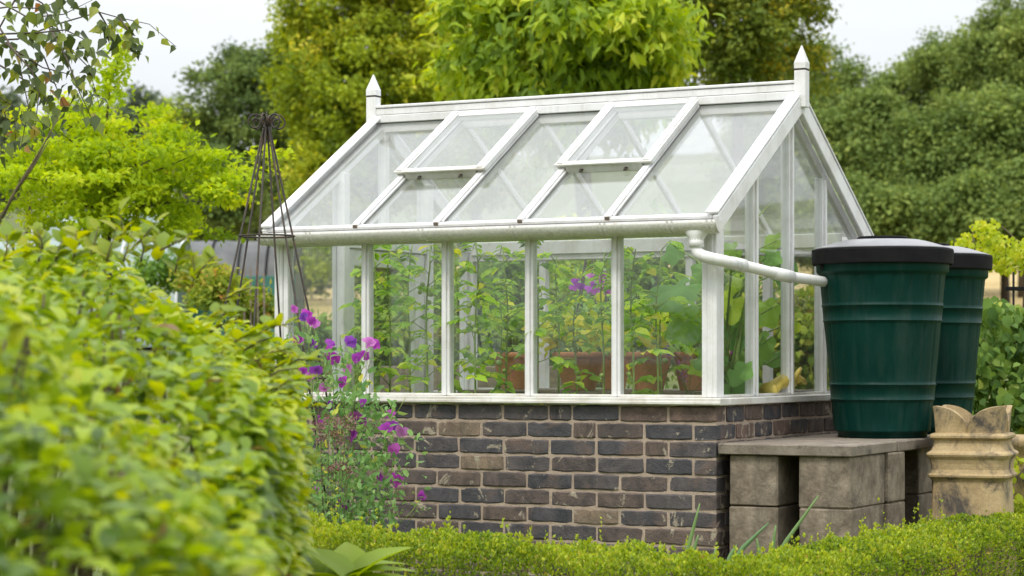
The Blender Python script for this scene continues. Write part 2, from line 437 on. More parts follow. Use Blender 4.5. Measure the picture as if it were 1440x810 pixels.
M['lidtop'] = plain('weathered_lid_plastic', [(.3, (.20, .20, .215)), (.7, (.30, .30, .315))], 6, .34, .05, 60)
M['concrete'] = crust('concrete_block', [(.32, (.13, .10, .072)), (.5, (.235, .19, .14)), (.68, (.36, .30, .225))], None, (.080, .066, .054), 9, 4, .50, .70, .95, 1.0, bscale=60)
M['slab'] = crust('paving_slab', [(.3, (.17, .14, .11)), (.7, (.31, .265, .21))], None, (.085, .07, .06), 6, 9, .56, .68, .92, .8, bscale=130)
M['potclay'] = crust('sooty_buff_clay', [(.3, (.33, .235, .115)), (.55, (.47, .35, .185)), (.75, (.55, .44, .27))], None, (.080, .068, .058), 5, 7.5, .50, .64, .8, .5, (1, 1, .55), 90)
M['terracotta'] = crust('terracotta', [(.3, (.56, .23, .11)), (.7, (.68, .32, .17))], None, (.60, .42, .31), 6, 7, .60, .75, .85, .3)
M['iron'] = crust('rusty_iron', [(.3, (.030, .025, .021)), (.7, (.062, .048, .036))], None, (.11, .048, .022), 20, 25, .55, .68, .7, .3)
M['gap_dark'] = plain('shadow_gap_dark', [(.3, (.10, .10, .095)), (.7, (.17, .17, .16))], 20, .7)  # dark tone put in for the shadow lines at the lead gaps
M['wood'] = plain('weathered_timber', [(.3, (.10, .075, .055)), (.7, (.21, .165, .125))], 7, .85, .6, 40, stretch=(1, 8, 8))
M['soil'] = plain('soil', [(.3, (.035, .024, .016)), (.7, (.075, .052, .034))], 30, .95, .8, 60)
M['bark'] = plain('bark', [(.3, (.055, .042, .030)), (.7, (.13, .10, .075))], 9, .9, .8, 30, stretch=(3, 3, .6))
M['twig'] = plain('twig', [(.3, (.07, .052, .03)), (.7, (.13, .10, .055))], 20, .8)
M['stem'] = plain('green_stem', [(.3, (.17, .26, .05)), (.7, (.26, .36, .09))], 20, .55)
M['fruit'] = plain('unripe_tomato', [(.3, (.22, .34, .06)), (.7, (.33, .42, .10))], 6, .3, 0, spec=.6)
M['petal'] = leaf_mat('sweet_pea_petal', [(0, (.27, .09, .46)), (.3, (.44, .08, .50)), (.7, (.58, .10, .53)), (1, (.64, .28, .60))], .45, .6, True)
M['oregano'] = leaf_mat('oregano_head', [(0, (.13, .065, .055)), (.5, (.24, .11, .10)), (1, (.40, .24, .23))], .25, .7)
M['glove'] = plain('yellow_rubber', [(.3, (.62, .46, .07)), (.7, (.78, .62, .14))], 12, .5, .3, 40)
M['film_white'] = plain('polytunnel_film', [(.3, (.17, .25, .235)), (.7, (.33, .39, .375))], 1.2, .5)
M['film_black'] = plain('shade_net', [(.3, (.085, .09, .095)), (.7, (.16, .165, .17))], 3, .6, .4, 10)
M['film_teal'] = plain('teal_netting', [(.3, (.04, .16, .13)), (.7, (.07, .24, .20))], 3, .7)

M['L_box'] = leaf_mat('box_leaf', [(0, (.050, .100, .010)), (.3, (.135, .205, .012)), (.65, (.240, .310, .016)), (.9, (.37, .40, .035)), (1, (.36, .26, .06))], .36, .38)
M['L_beech'] = leaf_mat('hedge_leaf', [(0, (.066, .125, .014)), (.25, (.145, .240, .014)), (.55, (.245, .355, .009)), (.85, (.345, .44, .010)), (.96, (.42, .45, .03)), (1, (.22, .13, .05))], .42, .30, spec=.45)
M['L_beech1'] = leaf_mat('hedge_shoot_leaf', [(0, (.20, .30, .02)), (.6, (.33, .40, .02)), (1, (.42, .44, .03))], .48, .36, True)
M['L_yellow'] = leaf_mat('yellowing_leaf', [(0, (.090, .140, .014)), (.35, (.180, .230, .020)), (.65, (.255, .300, .026)), (.9, (.38, .39, .035)), (1, (.46, .42, .05))], .40, .5)
M['L_walnut'] = leaf_mat('walnut_leaf', [(0, (.075, .125, .016)), (.35, (.150, .220, .022)), (.7, (.245, .315, .026)), (1, (.37, .39, .045))], .45, .38)
M['L_oak'] = leaf_mat('oak_leaf', [(0, (.050, .080, .014)), (.5, (.115, .145, .022)), (.85, (.20, .22, .028)), (1, (.34, .28, .03))], .35, .5)
M['L_wood'] = leaf_mat('wood_leaf', [(0, (.044, .068, .016)), (.45, (.084, .120, .030)), (.8, (.135, .172, .040)), (1, (.18, .21, .055))], .30, .6)
M['L_dark'] = leaf_mat('dark_leaf', [(0, (.038, .064, .018)), (.5, (.078, .118, .030)), (1, (.14, .185, .045))], .28, .6)
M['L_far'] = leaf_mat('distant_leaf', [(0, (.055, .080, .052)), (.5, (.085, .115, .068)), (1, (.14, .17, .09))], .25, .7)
M['L_robinia'] = leaf_mat('robinia_leaf', [(0, (.14, .22, .014)), (.4, (.26, .36, .014)), (.8, (.37, .45, .018)), (1, (.45, .47, .03))], .50, .5)
M['L_birch'] = leaf_mat('birch_leaf', [(0, (.030, .048, .014)), (.4, (.060, .088, .018)), (.72, (.15, .20, .022)), (.94, (.30, .32, .04)), (1, (.32, .14, .05))], .38, .45, True)
M['L_shrub'] = leaf_mat('shrub_leaf', [(0, (.060, .130, .026)), (.45, (.130, .235, .034)), (.8, (.21, .32, .045)), (1, (.32, .38, .06))], .42, .45)
M['L_vine'] = leaf_mat('vine_leaf', [(0, (.055, .110, .030)), (.45, (.115, .195, .040)), (.8, (.19, .275, .055)), (1, (.34, .38, .07))], .38, .42)
M['L_tomato'] = leaf_mat('tomato_leaf', [(0, (.085, .18, .025)), (.45, (.165, .29, .032)), (.8, (.27, .38, .045)), (1, (.46, .44, .05))], .48, .45)
M['L_gold'] = leaf_mat('golden_leaf', [(0, (.20, .28, .02)), (.5, (.36, .42, .03)), (1, (.52, .50, .06))], .45, .45)
M['L_squash'] = leaf_mat('squash_leaf', [(0, (.10, .20, .055)), (.4, (.15, .27, .075)), (.75, (.22, .34, .06)), (1, (.33, .42, .05))], .42, .5, True)
M['L_yleaf'] = leaf_mat('yellow_squash_leaf', [(0, (.52, .50, .045)), (1, (.60, .56, .06))], .45, .5, True)
M['L_pea'] = leaf_mat('sweet_pea_leaf', [(0, (.07, .15, .050)), (.5, (.13, .235, .075)), (.9, (.21, .32, .10)), (1, (.42, .40, .06))], .38, .5)
M['L_broad'] = leaf_mat('broad_leaf', [(0, (.26, .38, .020)), (.5, (.33, .45, .022)), (1, (.40, .50, .03))], .42, .42, True)
M['L_onion'] = leaf_mat('onion_leaf', [(0, (.16, .29, .13)), (1, (.24, .36, .12))], .25, .4, True)
M['L_weed'] = leaf_mat('allotment_leaf', [(0, (.09, .15, .02)), (.5, (.20, .26, .03)), (.85, (.38, .36, .06)), (1, (.46, .26, .08))], .4, .6)

# ------------------------------------------------------------------ the ground, field
def sstep(a, b, t):
    t = min(1, max(0, (t - a) / (b - a))); return t * t * (3 - 2 * t)

def terr(x, y):
    h = .056 * max(0, y - 15) * sstep(12, 32, y)
    h += .018 * max(0, y - 40) * sstep(2, 20, x * 60 / max(y, 30))
    if y > 170: h += .05 * (y - 170)
    return h + .10 * math.sin(x * .31 + y * .17) * sstep(18, 40, y)

def terrain_sheet(name, xs, ys, mat, dz):
    v = [(x, y, terr(x, y) + dz) for y in ys for x in xs]; nx = len(xs)
    f = [(j * nx + i, j * nx + i + 1, (j + 1) * nx + i + 1, (j + 1) * nx + i) for j in range(len(ys) - 1) for i in range(nx - 1)]
    return MB().add(v, f, True).build(name, mat)

def ground_mat(name, a, b, c, s):
    m, n, l, out = newmat(name)
    co = n.new('ShaderNodeTexCoord').outputs['Object']
    mp = n.new('ShaderNodeMapping'); mp.inputs['Scale'].default_value = (.5, 1.6, 1); l.new(co, mp.inputs[0])
    t = noise(n, l, mp.outputs[0], s, 7, .65); r = ramp(n, [(.32, a), (.5, b), (.68, c)]); l.new(t.outputs[0], r.inputs[0])
    t2 = noise(n, l, co, 9, 4, .7); r2 = ramp(n, [(.3, (.7,) * 3), (.7, (1.2,) * 3)]); l.new(t2.outputs[0], r2.inputs[0])
    c_ = mixc(n, l, 1.0, r.outputs[0], r2.outputs[0], 'MULTIPLY')
    p = n.new('ShaderNodeBsdfPrincipled'); l.new(c_, p.inputs['Base Color']); p.inputs['Roughness'].default_value = .95
    bmp = n.new('ShaderNodeBump'); bmp.inputs['Distance'].default_value = .05; l.new(t2.outputs[0], bmp.inputs['Height']); l.new(bmp.outputs[0], p.inputs['Normal'])
    l.new(p.outputs[0], out.inputs[0]); return m

def spaced(a, b, n): return [a + (b - a) * i / (n - 1) for i in range(n)]
gys = [-700, -300, -120, -50, -20] + spaced(-10, 20, 11) + spaced(24, 180, 40) + [220, 280, 360, 480, 700]
gxs = [-600, -300, -150] + spaced(-90, 90, 61) + [150, 300, 600]
tag(terrain_sheet('ground', gxs, gys, ground_mat('grass_and_soil', (.06, .085, .02), (.11, .14, .03), (.17, .16, .06), .35), 0), kind='structure')
tag(terrain_sheet('field', spaced(-60, 60, 41), spaced(46, 135, 36), ground_mat('ripe_field', (.34, .25, .09), (.46, .34, .14), (.54, .42, .20), .15), .03), kind='structure')

# ------------------------------------------------------------------ the greenhouse
GX, GY, GR = .861, 9.43, -math.radians(27.4)
CA, SA = math.cos(GR), math.sin(GR)
def g2w(x, y, z=0.0): return Vector((GX + CA * x - SA * y, GY + SA * x + CA * y, z))
def px2g(pxx, pyy, yl):
    """greenhouse-frame point seen at pixel (pxx, pyy) in the plane local y = yl"""
    u = pxx - 720
    x = (u * (GY + CA * yl) - FPX * (GX - SA * yl)) / (FPX * CA - u * SA)
    Y = GY + SA * x + CA * yl
    return Vector((x, yl, CAM_H + (HOR - pyy) * Y / FPX))

GL, GW = 2.22, 1.88                       # length of the long side, width of the gable
ZS0, ZS1, ZE = .88, .912, 1.60            # sill bottom / top, underside of eave beam
YC = GW / 2
BARS = [-.474, -.894, -1.314, -1.734]
gh = thing('greenhouse', 'small white painted timber greenhouse standing on a low dark brick wall', 'greenhouse', (GX, GY, 0), GR)

# --- base wall and bricks
mb = MB()
mb.bx(-GL + .006, -.0025, .0024, .092, -.05, ZS0 - .004, .002)
mb.bx(-.092, -.0025, .094, GW - .006, -.05, ZS0 - .004, .002)
mb.bx(-GL + .012, -.094, GW - .092, GW - .012, -.05, ZS0 - .004, .002)
mb.bx(-GL + .012, -GL + .092, .094, .50, -.05, ZS0 - .004, .002)
mb.bx(-GL + .012, -GL + .092, 1.38, GW - .094, -.05, ZS0 - .004, .002)
base = mb.build('base_wall', M['mortar'], gh)
rb = random.Random(3)
def brick_variant(k):
    m_ = MB(); v, f = [], []; NX = 9
    for i in range(NX):
        u_ = i / (NX - 1); xx = -.1065 + .213 * u_; e = 1.0 if 0 < i < NX - 1 else .95
        sh = rb.uniform(-.0012, .0012)
        for (yy, zz) in ((-.051, -.0265), (-.047, -.0325), (.047, -.0325), (.051, -.0265), (.051, .0265), (.047, .0325), (-.047, .0325), (-.051, .0265)):
            v.append((xx + rb.uniform(-.0025, .0025), yy * (1 if e == 1 else .95) + rb.uniform(-.0016, .0016), zz * e + sh + rb.uniform(-.0013, .0013)))
    for i in range(NX - 1):
        for k_ in range(8): f.append((i * 8 + k_, (i + 1) * 8 + k_, (i + 1) * 8 + (k_ + 1) % 8, i * 8 + (k_ + 1) % 8))
    f += [tuple(range(8)), tuple((NX - 1) * 8 + q for q in range(8))[::-1]]
    m_.add(v, f)
    me = m_.mesh('brick_%d' % k); me.materials.append(M['brick']); return me
BV = [brick_variant(i) for i in range(14)]
def brick(x0, x1, y0, y1, zc):
    lx, ly = x1 - x0, y1 - y0
    along = lx >= ly
    L_, D_ = (lx, ly) if along else (ly, lx)
    o = bpy.data.objects.new('brick', rb.choice(BV)); link(o, base)
    o.location = ((x0 + x1) / 2 + rb.uniform(-.0015, .0015), (y0 + y1) / 2 + rb.uniform(-.0025, .0020), zc + rb.uniform(-.0015, .0015))
    o.rotation_euler = (rb.uniform(-.012, .012), rb.uniform(-.007, .007), (0 if along else PI / 2) + rb.uniform(-.006, .006) + (PI if rb.random() < .5 else 0))
    o.scale = (L_ / .215, D_ / .1025, rb.uniform(.97, 1.03))
CP = .0745
for k in range(12):
    zc = ZS0 - .006 - .0325 - k * CP
    S = (k % 2 == 0)
    # corner brick, then along the front and along the gable
    if S: brick(-.215, 0, -.003, .0995, zc); xs, ys = -.225, .1095
    else: brick(-.1025, .003, -.003, .212, zc); xs, ys = -.1125, .222
    x = xs
    while x > -GL + .03:
        w = .215 * rb.uniform(.985, 1.015)
        if rb.random() < .07: w = .104
        x1 = max(x - w, -GL)
        brick(x1, x, -.003, .0995, zc); x = x1 - .0105
    y = ys
    while y < GW - .03:
        w = .215 * rb.uniform(.98, 1.02); y1 = min(y + w, GW)
        brick(-.0995, .003, y, y1, zc); y = y1 + .0105

# --- sill
s = MB(); s.bx(-GL - .03, .03, -.032, .075, ZS0, ZS1, .004); s.bx(-GL - .03, .03, -.038, -.030, ZS0 + .004, ZS0 + .016, .002)
s.build('sill', M['sillpaint'], gh)
MB().bx(-.075, .030, .077, GW + .03, ZS0, ZS1 - .001, .004).build('sill', M['sillpaint'], gh)
MB().bx(-GL - .03, -.077, GW - .075, GW + .03, ZS0, ZS1, .004).build('sill', M['sillpaint'], gh)
for y0, y1 in ((.077, .50), (1.38, GW - .077)):
    MB().bx(-GL - .03, -GL + .075, y0, y1, ZS0, ZS1 - .001, .004).build('sill', M['sillpaint'], gh)

# --- corner posts
def corner(x_out, y_out, sx, sy):
    m_ = MB()
    m_.bx(x_out, x_out - sx * .045, y_out, y_out + sy * .085, ZS1 + .001, 1.66, .004)
    m_.bx(x_out - sx * .045, x_out - sx * .071, y_out + sy * .008, y_out + sy * .060, ZS1 + .001, 1.655, .003)
    m_.bx(x_out - sx * .016, x_out - sx * .030, y_out - sy * .003, y_out + sy * .01, ZS1 + .003, 1.60, .002)
    m_.build('corner_post', M['paint'], gh)
corner(0, 0, 1, 1); corner(-GL, 0, -1, 1); corner(0, GW, 1, -1); corner(-GL, GW, -1, -1)

def pane(name, poly, off, mat, parent=gh):
    return MB().prism(poly, off).build(name, mat, parent)

# --- roof profile
EY, EZ, RY, RZ = -.05, 1.668, YC - .015, 2.252
SV = Vector((0, RY - EY, RZ - EZ)); SL = SV.length; SV.normalize(); NV = Vector((0, -SV.z, SV.y))
def roof(x, t, off=0.0, back=False):
    p = Vector((x, EY, EZ)) + SV * (SL * t) + NV * off
    if back: p.y = 2 * YC - p.y
    return p
def roof_z(y):
    yy = min(y, 2 * YC - y); return EZ + (yy - EY) * SV.z / SV.y

# --- long sides: bars, panes, beams
for yo, sy in ((0, 1), (GW, -1)):
    for x in BARS:
        m_ = MB(); m_.bx(x - .021, x + .021, yo + sy * .014, yo + sy * .058, ZS1 + .001, 1.605, .003)
        m_.bx(x - .009, x + .009, yo + sy * .003, yo + sy * .0135, ZS1 + .002, 1.603, .002)
        m_.build('glazing_bar', M['paint'], gh)
    edges = [-.071] + BARS + [-GL + .071]
    for i in range(5):
        xa, xb = edges[i] - (.012 if i else 0), edges[i + 1] + (.012 if i < 4 else 0)
        yy = yo + sy * (.030 + .0015 * (i % 2))
        pane('pane', [(xa, yy, ZS1 + .003), (xb, yy, ZS1 + .003), (xb, yy, ZE + .006), (xa, yy, ZE + .006)], (0, sy * .0035, 0), M['glass'])
        MB().bx(xb, xa, yy - sy * .014, yy - sy * .002, ZS1 + .0005, ZS1 + .012, .002).build('putty_bead', M['sillpaint'], gh)
    m_ = MB(); m_.bx(-GL + .071, -.071, yo + sy * .010, yo + sy * .07, ZE, 1.662, .003)
    if sy < 0: m_.bx(-GL + .071, -.071, yo + sy * .07, yo + sy * .085, ZE + .03, 1.70, .003)
    m_.build('eave_beam', M['paint'], gh)

# --- right gable: three uprights and four panes
GB = [.49, .94, 1.39]
for y in GB:
    w = .021 if y != .94 else .025
    m_ = MB(); top = roof_z(y) - .052
    m_.bx(-.058, -.014, y - w, y + w, ZS1 + .001, top, .003); m_.bx(-.0135, -.003, y - .009, y + .009, ZS1 + .002, top - .01, .002)
    m_.build('glazing_bar', M['paint'], gh)
gy_ = [.085] + GB + [GW - .085]
for i in range(4):
    a, b = gy_[i] - (.012 if i else 0), gy_[i + 1] + (.012 if i < 3 else 0)
    poly = [(-.032, a, ZS1 + .003), (-.032, b, ZS1 + .003), (-.032, b, roof_z(b) - .02), (-.032, a, roof_z(a) - .02)]
    pane('pane', poly, (.0035, 0, 0), M['glass'])
    MB().bx(-.028, -.014, a, b, ZS1 + .0005, ZS1 + .012, .002).build('putty_bead', M['sillpaint'], gh)

# --- left gable with its glazed door
dr = []
for y0, y1 in ((.50, .555), (1.325, 1.385)):
    MB().bx(-GL + .004, -GL + .075, y0, y1, -.02, roof_z((y0 + y1) / 2) - .03, .004).build('door_post', M['paint'], gh)
MB().bx(-GL + .008, -GL + .068, .556, 1.324, 1.62, 1.69, .003).build('door_head', M['paint'], gh)
MB().bx(-GL + .014, -GL + .058, YC - .021, YC + .021, 1.691, roof_z(YC) - .04, .003).build('glazing_bar', M['paint'], gh)
for a, b, z0 in ((.085, .50, ZS1), (1.385, GW - .085, ZS1), (.556, YC, 1.691), (YC, 1.324, 1.691)):
    poly = [(-GL + .03, a, z0 + .002), (-GL + .03, b, z0 + .002), (-GL + .03, b, roof_z(b) - .02), (-GL + .03, a, roof_z(a) - .02)]
    pane('pane', poly, (.0035, 0, 0), M['glass'])
door = MB()
door.bx(-GL + .018, -GL + .056, .558, .628, .02, 1.617, .003); door.bx(-GL + .018, -GL + .056, 1.222, 1.322, .02, 1.617, .003)
door.bx(-GL + .020, -GL + .054, .628, 1.222, 1.535, 1.615, .003); door.bx(-GL + .020, -GL + .054, .628, 1.222, .022, .80, .003)
door = door.build('door', M['paint'], gh)
pane('pane', [(-GL + .034, .622, .795), (-GL + .034, 1.228, .795), (-GL + .034, 1.228, 1.54), (-GL + .034, .622, 1.54)], (.0035, 0, 0), M['glass'], door)
MB().tube([(-GL - .02, .60, .98), (-GL - .02, .60, 1.08)], .009, 8).build('handle', M['iron'], door)

# --- roof: rafters, panes, ridge, barge boards
for back in (False, True):
    sgn = -1 if back else 1
    nv = Vector((0, NV.y * sgn, NV.z))
    for x in BARS:
        m_ = MB(); w_ = .020 if back else .044
        m_.bar(roof(x, .012, -.004, back), roof(x, .985, -.004, back), w_, .05 if not back else .03, nv)
        m_.bar(roof(x, -.012, .026 if not back else .016, back), roof(x, .992, .026 if not back else .016, back), w_ * .7, .012, nv)
        rf = m_.build('rafter', M['paint'], gh)
        if not back:
            MB().bar(roof(x, .010, .0105), roof(x, .984, .0105), .054, .004, nv, .001).build('shadow_strip', M['gap_dark'], rf)  # dark strip drawing the shadow line at the lead gap beside the bar
            MB().bar(roof(x, -.0165, .020), roof(x, -.0125, .020), .022, .016, nv, .001).build('end_grain', M['wood'], rf)
    ex = [-.02] + BARS + [-GL + .02]
    for i in range(5):
        xa, xb = ex[i] - (.008 if i else 0), ex[i + 1] + (.008 if i < 4 else 0)
        t1 = .45 if (not back and i in (1, 3)) else .995
        pane('pane', [roof(xa, .0, .004, back), roof(xb, .0, .004, back), roof(xb, t1, .004, back), roof(xa, t1, .004, back)], nv * .0035, M['roofglass'])
    for x in (-.036, -GL + .036):
        MB().bar(roof(x, .02, -.026, back), roof(x, .985, -.026, back), .032, .046, nv).build('rafter', M['paint'], gh)
    m_ = MB(); m_.bar(roof(-GL + .005, .008, -.013, back), roof(.012, .008, -.013, back), .052, .028, nv)
    m_.bar(roof(-GL + .005, -.004, .012, back), roof(.012, -.004, .012, back), .024, .016, nv)
    m_.build('eave_rail', M['paint'], gh)
    for x in (.028, -GL - .005):
        a, b = roof(x, -.022, -.014, back), roof(x, 1.0, -.014, back)
        m_ = MB(); m_.bar(a, b, .026, .074, nv, .004)
        xi = x - .014 if x > -1 else x + .014
        m_.bar(roof(xi, -.02, .037, back), roof(xi, .998, .037, back), .058, .012, nv, .003)
        m_.build('barge_board', M['paint'], gh)
m_ = MB()
m_.bx(-GL - .02, .012, YC - .020, YC + .020, 2.215, 2.345, .003)
m_.bx(-GL - .019, .011, YC - .034, YC + .034, 2.262, 2.300, .003)
m_.bx(-GL - .021, .013, YC - .026, YC + .026, 2.338, 2.352, .003)
rd = m_.build('ridge_board', M['paint'], gh)
for z, w_ in ((2.3025, .0235), (2.260, .0225), (2.3365, .0215)): MB().bx(-GL - .018, .010, YC - w_, YC + w_, z - .0018, z + .0018, .0005).build('shadow_strip', M['gap_dark'], rd)  # dark strips put in for the shadowed gaps between ridge boards
for x in (.036, -GL - .024):
    m_ = MB()
    m_.box((x, YC, 2.312), (.0275, .0275, .085), .003); 
    h_ = .0275; zb, zm, zt = 2.405, 2.432, 2.512
    v = [(x + a * h_, YC + b * h_, zb) for a, b in ((-1, -1), (1, -1), (1, 1), (-1, 1))] + [(x + a * h_, YC + b * h_, zm) for a, b in ((-1, -1), (1, -1), (1, 1), (-1, 1))] + [(x + a * .002, YC + b * .002, zt) for a, b in ((-1, -1), (1, -1), (1, 1), (-1, 1))]
    f = [(3, 2, 1, 0), (8, 9, 10, 11)] + [(i, (i + 1) % 4, 4 + (i + 1) % 4, 4 + i) for i in range(4)] + [(4 + i, 4 + (i + 1) % 4, 8 + (i + 1) % 4, 8 + i) for i in range(4)]
    m_.add(v, f); fo = m_.build('finial', M['paint'], gh)
    MB().box((x, YC, 2.401), (.0262, .0262, .005), .001).build('dark_groove', M['iron'], fo)  # dark inset filling the groove below the finial tip

# --- two top-hung roof vents
def vent(xr, xl, lift):
    off = .026
    fr = MB()
    for x in (xr + .004, xl - .004):
        fr.bar(roof(x, .425, off + .016), roof(x, .975, off + .016), .046, .028, NV)
        fr.bar(roof(x, .415, off + .033), roof(x, .985, off + .033), .031, .010, NV)
    fr.bar(roof(xr - .026, .965, off + .014), roof(xl + .026, .965, off + .014), .036, .03, NV)
    vt = fr.build('roof_vent', M['paint'], gh)
    q = MB(); q.bar(roof(xr - .02, .430, off + .004), roof(xl + .02, .430, off + .004), .030, .050, NV)
    q.bar(roof(xr + .03, .418, off + .026), roof(xl - .03, .418, off + .026), .022, .010, NV)
    q.build('bottom_rail', M['sillpaint'], vt)
    pane('pane', [roof(xr - .02, .44, off + .022), roof(xl + .02, .44, off + .022), roof(xl + .02, .96, off + .022), roof(xr - .02, .96, off + .022)], NV * .0035, M['roofglass'], vt)
    for x in (xr - .10, xl + .10):
        MB().bar(roof(x, .40, .02), roof(x, .44, .03), .016, .006, NV, .001).build('stay', M['iron'], vt)
vent(-1.314, -1.734, 0); vent(-.474, -.894, 0)

# --- gutter and downpipe
R_ = .052; gyc, gzc = -.078, 1.655
sec = [(gyc + R_ * math.cos(a), gzc + R_ * math.sin(a)) for a in [PI + PI * i / 12 for i in range(13)]]
sec2 = [(gyc + (R_ - .004) * math.cos(a), gzc + (R_ - .004) * math.sin(a)) for a in [PI + PI * i / 12 for i in range(13)]][::-1]
ring = sec + sec2; n_ = len(ring)
gut = MB()
v = [(x, y, z) for x in (-GL - .01, .045) for y, z in ring]
gut.add(v, [(i, (i + 1) % n_, n_ + (i + 1) % n_, n_ + i) for i in range(n_)], True)
for x in (-GL - .011, .046):
    gut.prism([(x, y, z) for y, z in sec], (.004 if x > 0 else -.004, 0, 0))
gut = gut.build('gutter', M['gutter'], gh)
for x in (-GL + .03, -1.95, -1.36, -.90, -.47, -.16, .02):
    bnd = MB(); rr = R_ + .004
    for dx in (-.011, .011):
        s_ = [(gyc + rr * math.cos(a), gzc + rr * math.sin(a)) for a in [PI + PI * i / 10 for i in range(11)]]
        s2 = [(gyc + (R_ - .001) * math.cos(a), gzc + (R_ - .001) * math.sin(a)) for a in [PI + PI * i / 10 for i in range(11)]][::-1]
        bnd.prism([(x + dx - .004, y, z) for y, z in s_ + s2], (.008, 0, 0))
    bnd.build('bracket', M['gutter'], gut)
dp = MB()
dp.lathe([(.030, 1.565), (.031, 1.578), (.033, 1.590), (.035, 1.600), (.034, 1.612), (.030, 1.640)], 24, (-.058, gyc, 0), lambda a, i, r: r * (1 + (.10 + .16 * i * i / 6) * abs(math.cos(a)) ** 2) if i > 1 else r)
dp.tube([(-.058, gyc, 1.583), (-.058, gyc, 1.545)], .031, 16)
dp = dp.build('downpipe', M['upvc'], gh)
path = [Vector(p) for p in ((-.058, gyc, 1.56), (-.058, gyc, 1.538), (-.050, gyc - .002, 1.520), (-.030, gyc - .004, 1.508), (.01, gyc + .002, 1.496), (.050, -.035, 1.486), (.075, .06, 1.474))]
MB().tube(path, .0255, 16).build('elbow', M['upvc'], dp)
MB().tube([(.060, .02, 1.480), (.082, .10, 1.472)], .0285, 16).build('joint', M['upvc'], dp)
MB().tube([(.078, .08, 1.474), (.118, .42, 1.446), (.135, .55, 1.437), (.178, .845, 1.425), (.205, .90, 1.423)], .0235, 16).build('pipe_run', M['upvc'], dp)
MB().tube([(.112, .37, 1.450), (.120, .45, 1.444), (.134, .535, 1.438)], [.0275, .0285, .028], 16).build('joint', M['upvc'], dp)

# ------------------------------------------------------------------ blocks, slabs, water butts
rz_ = random.Random(11)
def gthing_mesh(name, mbuf, mat, at, label, cat, group=None, rz=0.0):
    o = mbuf.build(name, mat); o.location = g2w(*at); o.rotation_euler = (0, 0, GR + rz)
    return tag(o, label, cat, group)
def block(x0, y0, lx, ly, lvl, label, group='concrete blocks under the slabs', rz=0):
    m_ = MB(); m_.box((0, 0, .1065), (lx / 2, ly / 2, .1065), .006, jit=.002, rnd=rz_)
    return gthing_mesh('concrete_block', m_, M['concrete'], (x0 + lx / 2, y0 + ly / 2, .030 + lvl * .2155), label, 'concrete block', group, rz)
lv = ('bottom', 'middle', 'top')
for k in range(3):
    block(.048, .02, .215, .44, k, 'weathered concrete block, %s of the stack against the brick wall' % lv[k], rz=rz_.uniform(-.01, .01))
    block(.362, .015, .222, .44, k, 'weathered concrete block, %s of the stack under the slab corner' % lv[k], rz=rz_.uniform(-.01, .01))
    block(.385, .475, .215, .22, k, 'short concrete block, %s of the pair tucked behind the slab corner stack' % lv[k])
    block(.09, 1.12, .44, .215, k, 'shaded concrete block, %s of the stack deep under the water butts' % lv[k])
    block(.09, 1.72, .44, .215, k, 'concrete block, %s of the rear stack holding the second water butt' % lv[k])
def slab(x0, x1, y0, y1, label, rz=0):
    m_ = MB(); m_.box((0, 0, .0225), ((x1 - x0) / 2, (y1 - y0) / 2, .0225), .004, jit=.0015, rnd=rz_)
    return gthing_mesh('paving_slab', m_, M['slab'], ((x0 + x1) / 2, (y0 + y1) / 2, .6765), label, 'paving slab', 'slabs under the water butts', rz)
slab(.008, .595, -.005, .60, 'bare concrete paving slab in front of the green water butt')
slab(.008, .60, .606, 1.30, 'concrete paving slab under the nearer green water butt')
slab(.008, .60, 1.306, 2.02, 'concrete paving slab under the second green water butt')

def water_butt(loc, rot, label):
    t = thing('water_butt', label, 'water butt', loc, rot, 'green water butts')
    prof, flat = [], []
    def P(r, z, fl=False): prof.append((r, z)); flat.append(fl)
    H0 = .0
    def body_r(z): return .213 + (.283 - .213) * (z / .742)
    P(.15, 0, True); P(.192, 0, True); P(.200, .006, True); P(.200, .024, True); P(body_r(.03) + .001, .030, True); P(body_r(.036), .036)
    def rib(z):
        for dz, dr in ((-.004, 0), (-.0025, .0024), (0, .0038), (.0025, .0024), (.004, 0)): P(body_r(z + dz) + dr + .002, z + dz, True)
    zz = .06
    P(body_r(.10), .10); P(body_r(.155), .155)
    rib(.173); P(body_r(.2) + .002, .2, True); rib(.240); P(body_r(.256), .256)
    for z in (.30, .36, .42, .48): P(body_r(z), z)
    P(body_r(.510), .510); rib(.527); P(body_r(.56) + .002, .56, True); rib(.595); P(body_r(.611), .611)
    P(body_r(.67), .67); P(body_r(.728), .728); P(body_r(.735) + .001, .735, True); P(.293, .742, True); P(.297, .748, True); P(.299, .790, True); P(.297, .80, True); P(.15, .80, True)
    NS = 20
    def rad(a, i, r):
        if flat[i]: return r
        q = (a * NS / (2 * PI)) % 1.0
        g = min(q, 1 - q)
        return r - (.0040 if g < .07 else 0.0) + .0008 * math.sin(a * 7 + i)
    m_ = MB(); m_.lathe(prof, NS * 8, rad=rad); m_.build('body', M['butt'], t)
    m_ = MB(); m_.lathe([(.28, .780), (.313, .780), (.316, .784), (.319, .842), (.316, .850), (.300, .851), (.28, .851)], 96, smooth=False)
    ld = m_.build('lid', M['lidrim'], t)
    m_ = MB(); m_.lathe([(.29, .846), (.304, .852), (.300, .857), (.21, .884), (.17, .893), (.10, .897), (.02, .898)], 72)
    m_.build('lid_top', M['lidtop'], ld)
    m_ = MB(); m_.lathe([(.11, .893), (.115, .903), (.11, .909), (.02, .912)], 40); m_.build('cap', M['lidrim'], ld)
    a = math.radians(198) - rot
    MB().tube([(.29 * math.cos(a), .29 * math.sin(a), .77), (.306 * math.cos(a), .306 * math.sin(a), .77)], .015, 14).build('overflow_cap', M['lidrim'], t)
    return t
